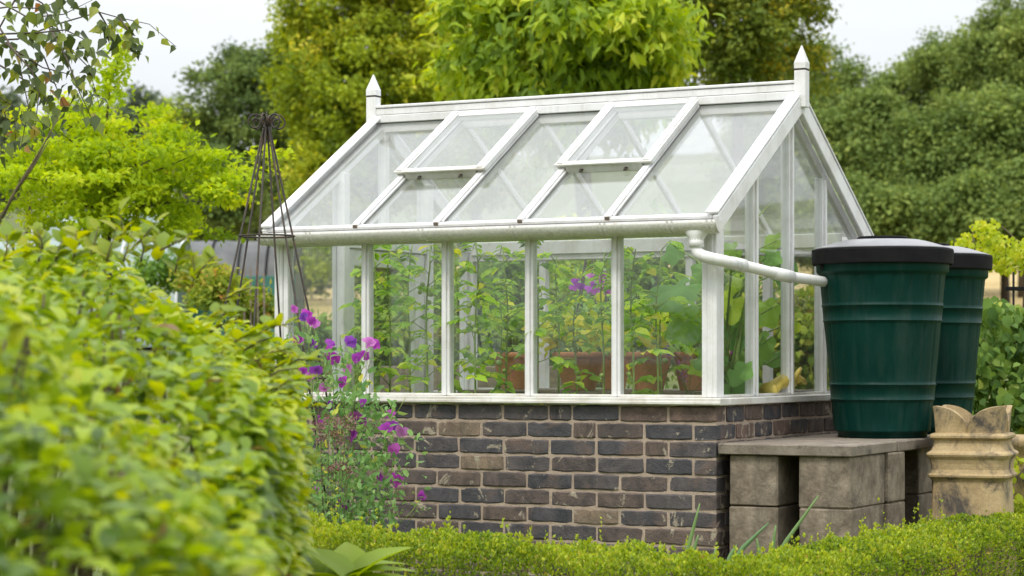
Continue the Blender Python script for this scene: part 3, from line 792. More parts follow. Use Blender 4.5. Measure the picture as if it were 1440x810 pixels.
water_butt(g2w(.391, 1.025, .722), 0, 'dark green ribbed water butt beside the gable, joined to the white pipe')
water_butt(g2w(.377, 1.727, .722), .4, 'dark green ribbed water butt half hidden behind the first one')

# ------------------------------------------------------------------ chimney pots
def square_ring(r, k, nseg):
    """rounded-square section radius factor for angle"""
    a = 2 * PI * k / nseg
    p = 12.0
    return r / ((abs(math.cos(a)) ** p + abs(math.sin(a)) ** p) ** (1 / p))
def chimney_pot(loc, rz, label, sc=1.0):
    t = thing('chimney_pot', label, 'chimney pot', loc, rz)
    N = 64
    def loft(prof, name, par, mat, top=None):
        m_ = MB(); v, f = [], []
        for i, (r, z, q) in enumerate(prof):
            for k in range(N):
                a = 2 * PI * k / N
                rr = r * ((1 - q) + q * square_ring(1, k, N))
                zz = top(a) if (top and z is None) else z
                if top and z is not None and z > .74: zz = min(z, top(a))
                v.append((rr * math.cos(a), rr * math.sin(a), zz))
        for i in range(len(prof) - 1):
            for k in range(N): f.append((i * N + k, i * N + (k + 1) % N, (i + 1) * N + (k + 1) % N, (i + 1) * N + k))
        m_.add(v, f, False); o = m_.build(name, mat, par); o.scale = (sc, sc, .995) if par is t else (1, 1, 1); return o
    def crown_top(a):
        # four petals centred on the corners, notches in the middle of each face
        q = ((a - PI / 4) % (PI / 2)); q = min(q, PI / 2 - q) / (PI / 4)
        return .742 + .108 * math.sqrt(max(0, 1 - q ** 1.5))
    body = [(.176, 0, .5), (.178, .01, .5), (.168, .25, .6), (.156, .44, .75), (.147, .570, .85), (.150, .580, .9), (.162, .592, .9), (.163, .600, .9), (.154, .608, .9),
            (.147, .625, .95), (.148, .650, 1), (.152, .668, 1), (.162, .682, 1), (.165, .690, 1), (.163, .697, 1), (.148, .708, 1), (.141, .728, 1), (.138, .745, 1),
            (.138, .754, 1), (.146, .758, 1), (.154, .765, 1), (.154, .774, 1), (.147, .782, 1), (.134, .786, 1), (.120, .784, 1), (.116, .72, 1), (.12, .5, 1), (.12, .02, .3)]
    loft(body, 'body', t, M['potclay'])
    m_ = MB(); v, f = [], []
    zs = (0.0, .25, .5, .75, 1.0)
    NC = 96
    for side, r0, r1 in ((0, .132, .136), (1, .114, .117)):
        for s_ in zs:
            for k in range(NC):
                a = 2 * PI * k / NC; top = crown_top(a) + .055
                z = .77 + (top - .77) * s_
                rr = (r0 + (r1 - r0) * s_ + .006 * s_ * s_) * square_ring(1, k, NC)
                v.append((rr * math.cos(a), rr * math.sin(a), z))
    ns = len(zs)
    for i in range(ns - 1):
        for k in range(NC):
            k2 = (k + 1) % NC
            f.append((i * NC + k, i * NC + k2, (i + 1) * NC + k2, (i + 1) * NC + k))
            b = ns * NC
            f.append((b + i * NC + k2, b + i * NC + k, b + (i + 1) * NC + k, b + (i + 1) * NC + k2))
    for k in range(NC):
        k2 = (k + 1) % NC; a, b = (ns - 1) * NC, (2 * ns - 1) * NC
        f.append((a + k, a + k2, b + k2, b + k))
    m_.add(v, f, False); o = m_.build('crown', M['potclay'], t); o.scale = (sc, sc, .995)
    return t
POTY = 9.95
chimney_pot(((1368 - 720) * POTY / FPX, POTY, -.03), math.radians(-21), 'buff clay chimney pot with petal crown and black soot stains', 1.10)
u = thing('garden_urn', 'plain buff clay urn with rolled rim standing beyond the chimney pot', 'urn', (2.74, 11.75, 0))
MB().lathe([(.10, 0), (.15, .02), (.13, .10), (.10, .16), (.13, .30), (.155, .48), (.15, .56), (.165, .60), (.185, .625), (.19, .65), (.18, .672), (.15, .678), (.13, .66), (.12, .50), (.05, .3)], 40).build('body', M['potclay'], u)
MB().lathe([(.01, .60), (.125, .60), (.12, .58)], 24).build('soil', M['soil'], u)

# ------------------------------------------------------------------ foliage in the garden
def mesh_leafshape(name, outline, fold=.12, droop=.25, cup=0.0):
    """one large leaf: outline = [(along, half width)] from base to tip; fan of quads either side of the midrib"""
    v, f = [], []
    for (a, w) in outline:
        z = -droop * a * a
        v += [(a, 0, z), (a, -w, z + fold * w + cup * w * w), (a, w, z + fold * w + cup * w * w), (a + .03 * w, -w * .5, z + fold * .3 * w), (a + .03 * w, w * .5, z + fold * .3 * w)]
    n = len(outline)
    for i in range(n - 1):
        p, q = i * 5, (i + 1) * 5
        f += [(p, q, q + 3, p + 3), (p + 3, q + 3, q + 1, p + 1), (p, p + 4, q + 4, q), (p + 4, p + 2, q + 2, q + 4)]
    return MB().add(v, f, True).mesh(name)

def orient(o, D, N):
    D = Vector(D).normalized(); N = Vector(N); N = (N - D * N.dot(D)).normalized(); S = N.cross(D)
    o.rotation_euler = Matrix((D, S, N)).transposed().to_euler()

# --- box hedges: two runs that meet in front of the greenhouse corner
def box_hedge(label, A, B, zA, zB, width, seed, n=42000):
    rng = np.random.default_rng(seed)
    A, B = np.array(A), np.array(B); d = (B - A); L = np.linalg.norm(d); d /= L; s = np.array([-d[1], d[0]])
    t_ = thing('box_hedge', label, 'hedge', (A[0], A[1], 0), 0, 'low clipped box hedges')
    def pts(m):
        a = rng.uniform(0, L, m); w = rng.uniform(-1, 1, m)
        top = zA + (zB - zA) * a / L
        bump = .016 * np.sin(a * 9 + w * 3) + .012 * np.sin(a * 23 + 1.3) + .010 * np.sin(w * 8 + a * 14) + .008 * np.sin(a * 41 + w * 9)
        side = rng.uniform(0, 1, m) < .45
        ww = np.where(side, np.sign(w) * (1 - .10 * rng.exponential(.6, m)), w)
        z = np.where(side, rng.uniform(.02, 1, m), 1 - .10 * rng.exponential(.45, m)) * (top - .05 * np.abs(ww) ** 4) + bump
        P = np.stack([A[0] + d[0] * a + s[0] * ww * width / 2 - A[0], A[1] + d[1] * a + s[1] * ww * width / 2 - A[1], z], 1)
        out = np.stack([s[0] * ww * side, s[1] * ww * side, np.where(side, .25, 1.0)], 1)
        return P, out, top + bump, a
    P, out, top, a = pts(n)
    D = unit(rng, n) * .75 + out * .55 + np.array([0, 0, .55]); N = unit(rng, n) + out * .5 + np.array([0, 0, .5])
    patch = .10 * np.sin(a * 5.3) + .08 * np.sin(a * 12.1 + 2)
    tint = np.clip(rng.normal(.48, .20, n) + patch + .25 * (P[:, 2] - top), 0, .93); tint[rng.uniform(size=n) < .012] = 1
    sz = rng.uniform(.010, .019, n)
    # upright shoots standing proud of the clipped top
    ns = 420; k = 9
    Ps, outs, tops, a2 = pts(ns)
    Ps[:, 2] = tops - .015
    hgt = rng.exponential(.018, ns) + .012
    u_ = rng.uniform(0, 1, (ns, k)); lean = rng.normal(0, .18, (ns, 3)); lean[:, 2] = 1
    P2 = (Ps[:, None, :] + lean[:, None, :] * (u_ * hgt[:, None])[:, :, None]).reshape(-1, 3)
    m2 = len(P2)
    P = np.vstack([P, P2]); D = np.vstack([D, unit(rng, m2) * .7 + np.array([0, 0, .9])]); N = np.vstack([N, unit(rng, m2) + np.array([0, 0, .3])])
    tint = np.concatenate([tint, np.clip(rng.normal(.72, .14, m2), 0, .93)]); sz = np.concatenate([sz, rng.uniform(.011, .018, m2)])
    tag(obj('foliage', leaf_mesh('box_foliage', P, D, N, sz, sz * .62, tint), M['L_box'], t_), kind='stuff')
    m_ = MB()
    rr = random.Random(seed)
    for i in range(26):
        p = A + d * L * (i + .5) / 26
        for q in range(3):
            e = (rr.uniform(-.1, .1), rr.uniform(-.1, .1))
            m_.tube([(p[0] - A[0], p[1] - A[1], 0), (p[0] - A[0] + e[0] * .4, p[1] - A[1] + e[1] * .4, .14), (p[0] - A[0] + e[0], p[1] - A[1] + e[1], min(zA, zB) - .05)], [.009, .006, .003], 5)
    m_.build('stems', M['twig'], t_)
    return t_
HC = (.66, 7.76)
box_hedge('clipped yellow-green box hedge running along the brick front of the greenhouse', HC, (-1.60, 8.97), .375, .475, .36, 21, 52000)
box_hedge('clipped box hedge running back past the chimney pot and concrete blocks', (.80, 7.62), (2.98, 11.16), .365, .395, .36, 22, 62000)

# --- tall leafy hedge close to the camera
def leafy_hedge():
    rng = np.random.default_rng(5)
    t_ = thing('hornbeam_hedge', 'tall loose bright green leafy hedge close to the camera, partly out of focus', 'hedge', (-1.4, 4.6, 0))
    o0 = np.array([-1.4, 4.6, 0])
    XR = lambda y: -.345 - .066 * (y - 2.2) - .025 * np.sin(y * 3.1)
    def ztop(x, y):
        z = np.minimum(1.36, 1.03 + .62 * (XR(y) - x)) - .088 * (6.4 - y)
        z = z - .10 * np.maximum(0, y - 6.6) ** 2 * 4
        return z + .035 * np.sin(x * 9 + y * 4) + .03 * np.sin(y * 7.3 - x * 5) + .02 * np.sin(x * 21 + y * 13)
    n = 25000
    y = 1.9 + (7.1 - 1.9) * rng.uniform(0, 1, n) ** .8
    side = rng.uniform(size=n) < .38
    x = np.where(side, XR(y) - rng.exponential(.055, n), XR(y) - rng.uniform(0, 1, n) ** 1.1 * (.45 + .27 * y))
    zt = ztop(x, y)
    z = np.where(side, rng.uniform(.22, 1, n) * zt, zt - rng.exponential(.085, n))
    P = np.stack([x, y, z], 1)
    out = np.stack([side * 1.0, np.full(n, -.25), np.where(side, .35, 1.0)], 1)
    D = unit(rng, n) * np.array([1, 1, .45]) + out * np.array([.7, .4, .0]) + np.array([0, 0, -.12]); N = unit(rng, n) * .42 + out * .25 + np.array([0, 0, 1.0])
    tint = rng.normal(.53, .29, n) + .12 * np.sin(x * 6 + y * 3) + .14 * (y - 4.5) / 2
    tint = np.clip(tint, 0, .93); tint[rng.uniform(size=n) < .010] = 1
    L = .030 + .052 * rng.beta(1.6, 2.2, n)
    tag(obj('foliage', leaf_mesh('hedge_foliage', P - o0, D, N, L, L * .62, tint, True), M['L_beech'], t_), kind='stuff')
    m_ = MB(); rr = random.Random(4)
    for i in range(70):
        yy = rr.uniform(3.6, 7.0); xx = float(XR(yy)) - rr.uniform(.25, 1.2)
        x2, y2 = min(xx + rr.uniform(-.2, .25), float(XR(yy)) - .15), yy + rr.uniform(-.2, .2)
        z2 = float(ztop(min(x2, XR(y2) - .02), y2)) - .03
        m_.tube([(xx + 1.4, yy - 4.6, 0), ((xx * .6 + x2 * .4) + 1.4, (yy * .5 + y2 * .5) - 4.6, z2 * .55), (x2 + 1.4, y2 - 4.6, z2)], [.013, .008, .003], 5)
    m_.build('branches', M['twig'], t_)
    # leaf meshes shared by the individual shoots
    lm = [mesh_leafshape('shoot_leaf_%d' % k, [(0, .02), (.12, .22), (.32, .33), (.55, .34), (.78, .22), (.93, .09), (1, .005)], .25, dr) for k, dr in enumerate((.1, .25, .4))]
    for me in lm: me.materials.append(M['L_beech1'])
    # single shoots rising above the hedge: pixel path of each, distance
    shoots = [([(168, 345), (172, 318), (168, 292)], 6.3), ([(225, 352), (250, 340), (274, 326)], 6.2), ([(185, 350), (205, 330), (222, 310)], 6.4), ([(110, 345), (118, 330), (130, 318)], 6.3),
              ([(60, 350), (58, 335), (50, 322)], 6.2), ([(310, 425), (330, 412), (352, 405)], 6.5), ([(360, 470), (388, 458), (412, 455)], 6.4), ([(395, 520), (420, 505), (440, 508)], 6.3), ([(20, 352), (12, 338), (15, 326)], 6.0),
              ([(400, 590), (425, 575), (446, 570)], 6.2), ([(405, 660), (428, 650), (440, 655)], 6.1), ([(270, 390), (290, 372), (300, 360)], 6.5), ([(395, 710), (425, 700), (450, 715)], 6.0)]
    for k in range(26):
        ya = 440 + 13.5 * k; xa = rr.uniform(385, 410) if ya > 500 else 300 + (ya - 430) * 1.2 + rr.uniform(-12, 12)
        shoots.append(([(xa - 22, ya + 14), (xa, ya), (xa + rr.uniform(14, 30), ya - rr.uniform(-4, 14))], rr.uniform(5.6, 6.5)))
    for k in range(12):
        xa = 10 + 24 * k; ya = 352 + (xa > 230) * (xa - 230) * .8
        shoots.append(([(xa - 4, ya + 16), (xa, ya), (xa + rr.uniform(-8, 12), ya - rr.uniform(14, 34))], rr.uniform(5.9, 6.4)))
    for path, Y in shoots:
        pts = [px(a, b, Y) - Vector(o0) for a, b in path]
        st = MB().tube(pts, [.0035, .0025, .0012], 5).build('shoot', M['twig'], t_)
        for k in range(7):
            u_ = (k + .5) / 7; seg = min(1, int(u_ * 2)); w_ = u_ * 2 - seg
            p = pts[seg].lerp(pts[seg + 1], w_); d = (pts[-1] - pts[0]).normalized()
            lf = bpy.data.objects.new('leaf', rr.choice(lm)); link(lf, st)
            lf.location = p; s_ = rr.uniform(.038, .062) * (1.1 - .3 * u_); lf.scale = (s_, s_, s_)
            side_ = Vector((rr.uniform(-1, 1), rr.uniform(-.6, .6), rr.uniform(-.1, .5)))
            orient(lf, d * .5 + side_, Vector((rr.uniform(-.4, .4), rr.uniform(-.6, .2), 1)))
    # a long bare cane leaning out of it
    MB().tube([px(-10, 330, 7.4) - Vector(o0), px(22, 268, 7.4) - Vector(o0), px(55, 215, 7.4) - Vector(o0), px(86, 158, 7.4) - Vector(o0)], [.007, .0055, .004, .0015], 6).build('bare_cane', M['twig'], t_)
    MB().tube([px(18, 275, 7.4) - Vector(o0), px(48, 232, 7.4) - Vector(o0), px(70, 196, 7.4) - Vector(o0)], [.005, .004, .001], 6).build('bare_cane', M['twig'], t_)
leafy_hedge()

# --- broad-leaved plant in the bottom corner
rr = random.Random(9)
BLm = [mesh_leafshape('broad_leaf_%d' % k, [(0, .02), (.1, .05), (.22, .17), (.38, .27), (.55, .29), (.72, .24), (.87, .13), (.96, .05), (1, .004)], .35, dr) for k, dr in enumerate((.35, .6, .9))]
for me in BLm: me.materials.append(M['L_broad'])
bp0 = px(485, 850, 7.0)
bp = thing('foxglove_rosette', 'clump of broad arching pale green leaves at the foot of the box hedge', 'plant', (bp0.x, bp0.y, 0))
for k, (ang, el, ln, hz) in enumerate([(8, .75, .24, .02), (-25, .55, .20, 0), (30, .9, .21, .03), (165, .8, .23, .02), (190, .55, .20, 0), (140, 1.1, .22, .03), (100, 1.2, .2, .02), (-70, .5, .2, -.01), (-110, .45, .22, 0), (60, 1.0, .18, .01), (215, .6, .24, .01), (345, .95, .17, .03), (180, 1.0, .26, .0), (20, .45, .25, -.02)]):
    lf = bpy.data.objects.new('leaf', BLm[k % 3]); link(lf, bp); el = el * 1.5 + .25
    a = math.radians(ang); lf.location = (rr.uniform(-.05, .05), rr.uniform(-.05, .05), bp0.z + .02 + hz); lf.scale = (ln * 1.0, ln * 1.05, ln * 1.2)
    orient(lf, (math.cos(a), math.sin(a), el), (-math.cos(a) * el, -math.sin(a) * el - .3, 1))
MB().tube([(0, 0, 0), (.01, 0, bp0.z * .6), (0, 0, bp0.z + .04)], [.02, .016, .01], 7).build('stalk', M['stem'], bp)

# --- metal obelisks
def obelisk(loc, H, rbase, label, seed, legs=6, rings=(.845, .60, .30)):
    t_ = thing('garden_obelisk', label, 'obelisk', loc, 0, 'wire plant obelisks')
    rr = random.Random(seed); th = .0047
    zn = H - .062
    rad = lambda z: .012 + (rbase - .012) * (1 - z / zn)
    for k in range(legs):
        a = 2 * PI * k / legs + .35
        c, s_ = math.cos(a), math.sin(a)
        lg = MB().tube([(rad(0) * c, rad(0) * s_, 0), (rad(zn * .5) * c + rr.uniform(-.004, .004), rad(zn * .5) * s_, zn * .5), (rad(zn) * c, rad(zn) * s_, zn)], th, 6).build('leg', M['iron'], t_)
        pts = []
        for i in range(22):
            q = i / 21; b = PI * (.95 - 2.9 * q); r = .038 * (1 - .66 * q)
            pts.append((c * (.012 + .038 + r * math.cos(b)), s_ * (.012 + .038 + r * math.cos(b)), zn + .018 + r * math.sin(b)))
        MB().tube([(rad(zn) * c, rad(zn) * s_, zn)] + pts, th * .85, 6).build('scroll', M['iron'], lg)
    MB().tube([(0, 0, zn - .03), (0, 0, zn + .03), (0, 0, H + .005)], [.008, .006, .002], 6).build('spike', M['iron'], t_)
    for q in rings:
        z = zn * q * 1.0; r = rad(z) + th
        m_ = MB(); n = 40
        m_.tube([(r * math.cos(2 * PI * i / n), r * math.sin(2 * PI * i / n), z) for i in range(n + 1)], th * .9, 6, False)
        m_.build('hoop', M['iron'], t_)
    return t_
OBY = 9.55
ob = px(375, 158, OBY)
obelisk((ob.x, ob.y, 0), ob.z, .46, 'tall rusty wire obelisk with scrolled top before the greenhouse corner', 2, 6, (((CAM_H + (HOR - 332) * OBY / FPX) / (ob.z - .062)), ((CAM_H + (HOR - 532) * OBY / FPX) / (ob.z - .062)), .18))
ob2 = px(835, 292, 13.0)
obelisk((ob2.x, ob2.y, 0), ob2.z, .34, 'dark wire obelisk seen through the glass behind the terracotta pots', 3, 6, (.7, .4))

# --- sweet peas
def flower_mesh(k):
    rng = np.random.default_rng(50 + k)
    n = 6
    ang = np.array([.5, 2.6, 1.2, 2.0, 4.3, 5.1]) + rng.normal(0, .2, n)
    D = np.stack([np.cos(ang), rng.normal(-.2, .3, n), np.sin(ang)], 1)
    N = np.stack([rng.normal(0, .3, n), np.full(n, -1.0), rng.normal(.1, .3, n)], 1)
    L = np.array([1, 1, .85, .85, .6, .6]) * .5
    me = leaf_mesh('sweet_pea_flower_%d' % k, np.zeros((n, 3)) + rng.normal(0, .04, (n, 3)), D, N, L, L * 1.25, np.full(n, .5), True)
    me.materials.append(M['petal']); return me
FM = [flower_mesh(k) for k in range(4)]
def sweet_pea(label, base, flowers, Y0, stems_px, leaf_boxes, seed, fsize=.05, nl=900):
    rng = np.random.default_rng(seed); rr = random.Random(seed)
    t_ = thing('sweet_pea', label, 'sweet pea', base); b = Vector(base)
    m_ = MB()
    for pth in stems_px:
        pts = [px(a, c, Y0 + rr.uniform(-.12, .12)) - b for a, c in pth]
        fine = []
        for i in range(len(pts) - 1):
            for q in range(4): fine.append(pts[i].lerp(pts[i + 1], q / 4) + Vector((rr.uniform(-.006, .006), rr.uniform(-.006, .006), 0)))
        fine.append(pts[-1]); m_.tube(fine, [.0032 - .0018 * i / len(fine) for i in range(len(fine))], 5)
    for (fx, fy) in flowers:
        Y = Y0 + rr.uniform(-.12, .1); p = px(fx, fy, Y) - b
        o = bpy.data.objects.new('flower', rr.choice(FM)); link(o, t_); o.location = p
        s_ = fsize * rr.uniform(.85, 1.35); o.scale = (s_, s_, s_); o.rotation_euler = (rr.uniform(-.5, .5), rr.uniform(-.6, .6), rr.uniform(-1, 1))
        q = px(fx + rr.uniform(-26, 10), fy + rr.uniform(35, 75), Y + rr.uniform(0, .1)) - b
        m_.tube([q, q.lerp(p, .6) + Vector((.008, 0, .008)), p], [.0016, .0013, .0012], 4)
    m_.build('stems', M['stem'], t_)
    P = []
    for (x0, y0, x1, y1, wgt) in leaf_boxes:
        k = int(nl * wgt)
        X = rng.uniform(x0, x1, k); Yp = rng.uniform(y0, y1, k); D_ = Y0 + rng.normal(0, .12, k)
        P.append(np.stack([(X - 720) * D_ / FPX, D_, CAM_H + (HOR - Yp) * D_ / FPX], 1) - np.array(base))
    P = np.vstack(P); n = len(P)
    L = rng.uniform(.022, .050, n)
    tag(obj('foliage', leaf_mesh('pea_leaves', P, unit(rng, n) + np.array([0, 0, .4]), unit(rng, n) + np.array([0, -.4, .4]), L, L * .5, rng.normal(.5, .25, n), True), M['L_pea'], t_), kind='stuff')
    return t_
FL = [(415, 436), (428, 447), (437, 452), (443, 457), (432, 443), (417, 480), (424, 478), (440, 485), (464, 484), (463, 493), (471, 506), (492, 482), (519, 483), (527, 486), (502, 504), (515, 501), (490, 520), (425, 523),
      (435, 531), (445, 523), (482, 539), (464, 573), (511, 566), (500, 586), (447, 591), (508, 595), (495, 614), (546, 583), (544, 604), (553, 601), (565, 608), (554, 634), (535, 672), (548, 674), (557, 677), (594, 699), (444, 687), (448, 700), (470, 713), (480, 712), (487, 716), (426, 605), (456, 546)]
bse = px(490, 860, 9.3); 
sweet_pea('sweet pea covered in magenta and purple flowers climbing beside the obelisk', (bse.x, bse.y, 0), FL, 9.3,
          [[(470, 860), (455, 700), (440, 560), (432, 450)], [(480, 860), (470, 700), (468, 580), (465, 490)], [(490, 860), (485, 720), (495, 600), (505, 510), (520, 488)], [(495, 860), (510, 740), (530, 650), (552, 606)],
           [(495, 850), (505, 730), (530, 690), (552, 676)], [(500, 800), (515, 700), (545, 690), (565, 735), (592, 702)], [(480, 850), (460, 760), (447, 700)], [(490, 800), (500, 650), (530, 620), (570, 560)], [(470, 800), (430, 640), (416, 480)], [(480, 720), (500, 600), (485, 520), (478, 470)]],
          [(425, 560, 560, 740, .48), (440, 640, 540, 760, .34), (400, 470, 450, 560, .10), (455, 490, 520, 570, .12), (540, 600, 600, 730, .06), (460, 540, 530, 620, .14)], 31, .062, 1250)
bs2 = px(845, 640, 12.9)
sweet_pea('magenta sweet pea blooming on the obelisk behind the greenhouse', (bs2.x, bs2.y, 0), [(812, 398), (818, 404), (832, 392), (835, 402), (838, 411), (847, 396), (852, 405), (855, 413), (843, 418), (828, 408), (808, 405), (850, 388)], 12.9,
          [[(820, 640), (818, 520), (815, 400)], [(840, 640), (838, 500), (836, 395)], [(855, 640), (852, 500), (850, 395)]], [(800, 430, 870, 560, .7), (805, 380, 865, 440, .12)], 33, .062, 600)

# --- oregano
og0 = px(462, 860, 9.0)
og = thing('oregano', 'oregano with dusky pink-brown flower heads among the sweet pea stems', 'herb', (og0.x, og0.y, 0))
rng = np.random.default_rng(41); m_ = MB()
for (a, c) in [(450, 600), (462, 590), (474, 596), (486, 602), (470, 612), (452, 618), (480, 622), (444, 640), (478, 655), (490, 664), (466, 660), (494, 590)]:
    p = px(a, c, 9.0 + random.uniform(-.08, .08)) - og0; p = Vector((p.x, p.y, p.z + og0.z))
    n = 70; P = np.array(p) + rng.normal(size=(n, 3)) * np.array([.018, .018, .011])
    tag(obj('flower_head', leaf_mesh('oregano_head', P, unit(rng, n) + np.array([0, 0, .6]), unit(rng, n), .010, .008, rng.uniform(0, 1, n)), M['oregano'], og), kind='stuff')
    m_.tube([(p.x * .3, p.y * .3, 0), (p.x * .7, p.y, p.z * .6), p], [.0018, .0015, .0012], 5)
m_.build('stems', M['twig'], og)
n = 1000; P = np.stack([rng.normal(0, .085, n), rng.normal(0, .07, n), rng.uniform(.05, .70, n)], 1)
tag(obj('foliage', leaf_mesh('oregano_leaves', P, unit(rng, n), unit(rng, n) + np.array([0, 0, .6]), .024, .015, rng.normal(.5, .25, n), True), M['L_pea'], og), kind='stuff')

# --- onions in the bed between hedge and wall
def onion(basepx, blades, Y, label):
    b = px(*basepx, Y); t_ = thing('onion_plant', label, 'onion', (b.x, b.y, 0), 0, 'onions in the bed')
    for pth in blades:
        pts = [px(a, c, Y) - Vector((b.x, b.y, 0)) for a, c in pth]
        fine = [pts[0].lerp(pts[1], q / 3) for q in range(3)] + ([pts[1].lerp(pts[2], q / 3) for q in range(4)] if len(pts) > 2 else [pts[1]])
        k = len(fine)
        bl = MB().tube(fine, [.0130 * (1 - .8 * (i / (k - 1)) ** 1.6) for i in range(k)], 7).build('blade', M['L_onion'], t_)
    MB().ball((0, 0, b.z - .04), .03, 10, 7).build('bulb', M['stem'], t_)
onion((958, 800), [[(958, 802), (968, 770), (984, 708)], [(958, 802), (975, 775), (982, 752)], [(955, 800), (935, 785), (918, 795)]], 8.75, 'tall single onion shoot standing against the brick wall')
onion((1018, 812), [[(1018, 812), (1045, 770), (1081, 735)], [(1016, 812), (1028, 780), (1036, 766)], [(1018, 812), (1000, 785), (985, 790)], [(1016, 812), (1003, 790), (1006, 772)]], 8.75, 'spreading onion plant in front of the narrow concrete blocks')
onion((1080, 815), [[(1082, 812), (1086, 775), (1091, 738)], [(1078, 812), (1068, 780), (1064, 757)], [(1080, 812), (1105, 762), (1151, 697)], [(1078, 812), (1060, 790), (1042, 795)]], 8.75, 'onion plant with one long leaning blade before the wide concrete blocks')

# ------------------------------------------------------------------ inside the greenhouse
def tomato(pxx, ytop, ybot, yl, label, seed, nfruit=4, dens=1.0, spread=.16, zlow=.84):
    rng = np.random.default_rng(seed); rr = random.Random(seed)
    top, bot = px2g(pxx, ytop, yl), px2g(pxx, ybot, yl)
    b = g2w(bot.x, bot.y, 0.0)
    t_ = thing('tomato_plant', label, 'tomato plant', b, GR, 'tomato plants behind the front glass')
    H, z0 = top.z, .25
    k = 14; pts = [Vector((.018 * math.sin(i * .9 + seed) * (i / k), .014 * math.cos(i * 1.1 + seed), z0 + (H - z0) * i / k)) for i in range(k + 1)]
    m_ = MB().tube([(0, 0, 0)] + pts, [.0075] + [.0075 - .0045 * i / k for i in range(k + 1)], 6)
    P, D, N, L = [], [], [], []
    z = zlow; i = 0
    while z < H + .01:
        u_ = (z - z0) / (H - z0); j = min(k - 1, int(u_ * k)); p0 = pts[j].lerp(pts[j + 1], min(1, u_ * k - j))
        a = i * 2.4 + rr.uniform(-.4, .4); ln = spread * rr.uniform(.7, 1.25) * (1 if z < H - .15 else .6)
        dv = Vector((math.cos(a), math.sin(a) * .75, rr.uniform(.1, .55)))
        e = p0 + dv * ln; mid = p0 + dv * ln * .5 + Vector((0, 0, .02)); e.z -= .03
        m_.tube([p0, mid, e], [.0026, .002, .001], 4)
        for q in range(int(7 * dens)):
            f_ = .3 + .7 * (q + 1) / int(7 * dens); c_ = p0.lerp(mid, f_ * 2) if f_ < .5 else mid.lerp(e, f_ * 2 - 1)
            sd = (1 if q % 2 else -1); s_ = Vector((-dv.y, dv.x, 0)).normalized() * sd
            P.append(c_); D.append(s_ * .9 + dv * .6 + Vector((rr.uniform(-.3, .3), rr.uniform(-.3, .3), -.35))); N.append(Vector((rr.uniform(-.4, .4), rr.uniform(-.7, .1), 1))); L.append(rr.uniform(.040, .080))
        z += .052; i += 1
    m_.build('stem', M['stem'], t_)
    L = np.array(L)
    tag(obj('foliage', leaf_mesh('tomato_leaves', np.array(P), np.array(D), np.array(N), L, L * .66, rng.normal(.5, .24, len(L)), True), M['L_tomato'], t_), kind='stuff')
    for q in range(nfruit):
        zz = rr.uniform(.98, min(H - .1, 1.45)); a = rr.uniform(0, 6.28)
        f_ = MB().ball((0, 0, 0), rr.uniform(.011, .016), 10, 7, (1, 1, .92)).build('tomato', M['fruit'], t_, loc=(.03 * math.cos(a), -.015 + .02 * math.sin(a), zz))
    return t_
tomato(548, 348, 560, .75, 'leafy tomato plant between the door and the first glazing bar', 101, 2, 1.3, .19)
tomato(576, 345, 560, 1.05, 'tall tomato plant deep inside beside the door post', 102, 2, 1.3, .18)
tomato(601, 345, 560, .20, 'thin tomato plant in front of the white door post', 103, 4, .8, .12)
tomato(669, 340, 560, .13, 'tomato plant with paired green fruit in the middle bay', 104, 6, .9, .14)
tomato(703, 400, 560, .70, 'low bushy tomato plant in front of the shaded terracotta pot', 105, 2, 1.3, .17)
tomato(755, 345, 560, .13, 'tomato plant with green fruit close to the centre glazing bar', 106, 5, .9, .13, zlow=1.06)
tomato(810, 430, 565, .30, 'short tomato plant before the wide terracotta pot', 107, 6, .8, .09)
tomato(890, 350, 560, .14, 'tomato plant beside the yellow leaf before the terracotta pots', 108, 5, 1.1, .13, zlow=1.06)
tomato(930, 375, 560, .62, 'leafy tomato plant next to the large squash leaves', 109, 2, 1.3, .18)

tomato(524, 352, 560, .45, 'tomato plant in the second bay in front of the open field view', 110, 3, 1.2, .16)
tomato(640, 352, 560, .55, 'tomato plant standing behind the second glazing bar from the door', 111, 3, 1.2, .16)
tomato(712, 350, 560, .30, 'tall tomato plant left of the centre glazing bar', 112, 4, 1.0, .15)
tomato(785, 360, 560, .55, 'tomato plant in the bay of the wide terracotta pot', 113, 3, 1.0, .15, 1.16)
tomato(848, 355, 560, .30, 'tomato plant close against the fourth glazing bar', 114, 4, 1.0, .14, 1.12)
tomato(925, 352, 560, .28, 'tomato plant above the bright terracotta pot', 115, 3, 1.1, .15, 1.14)

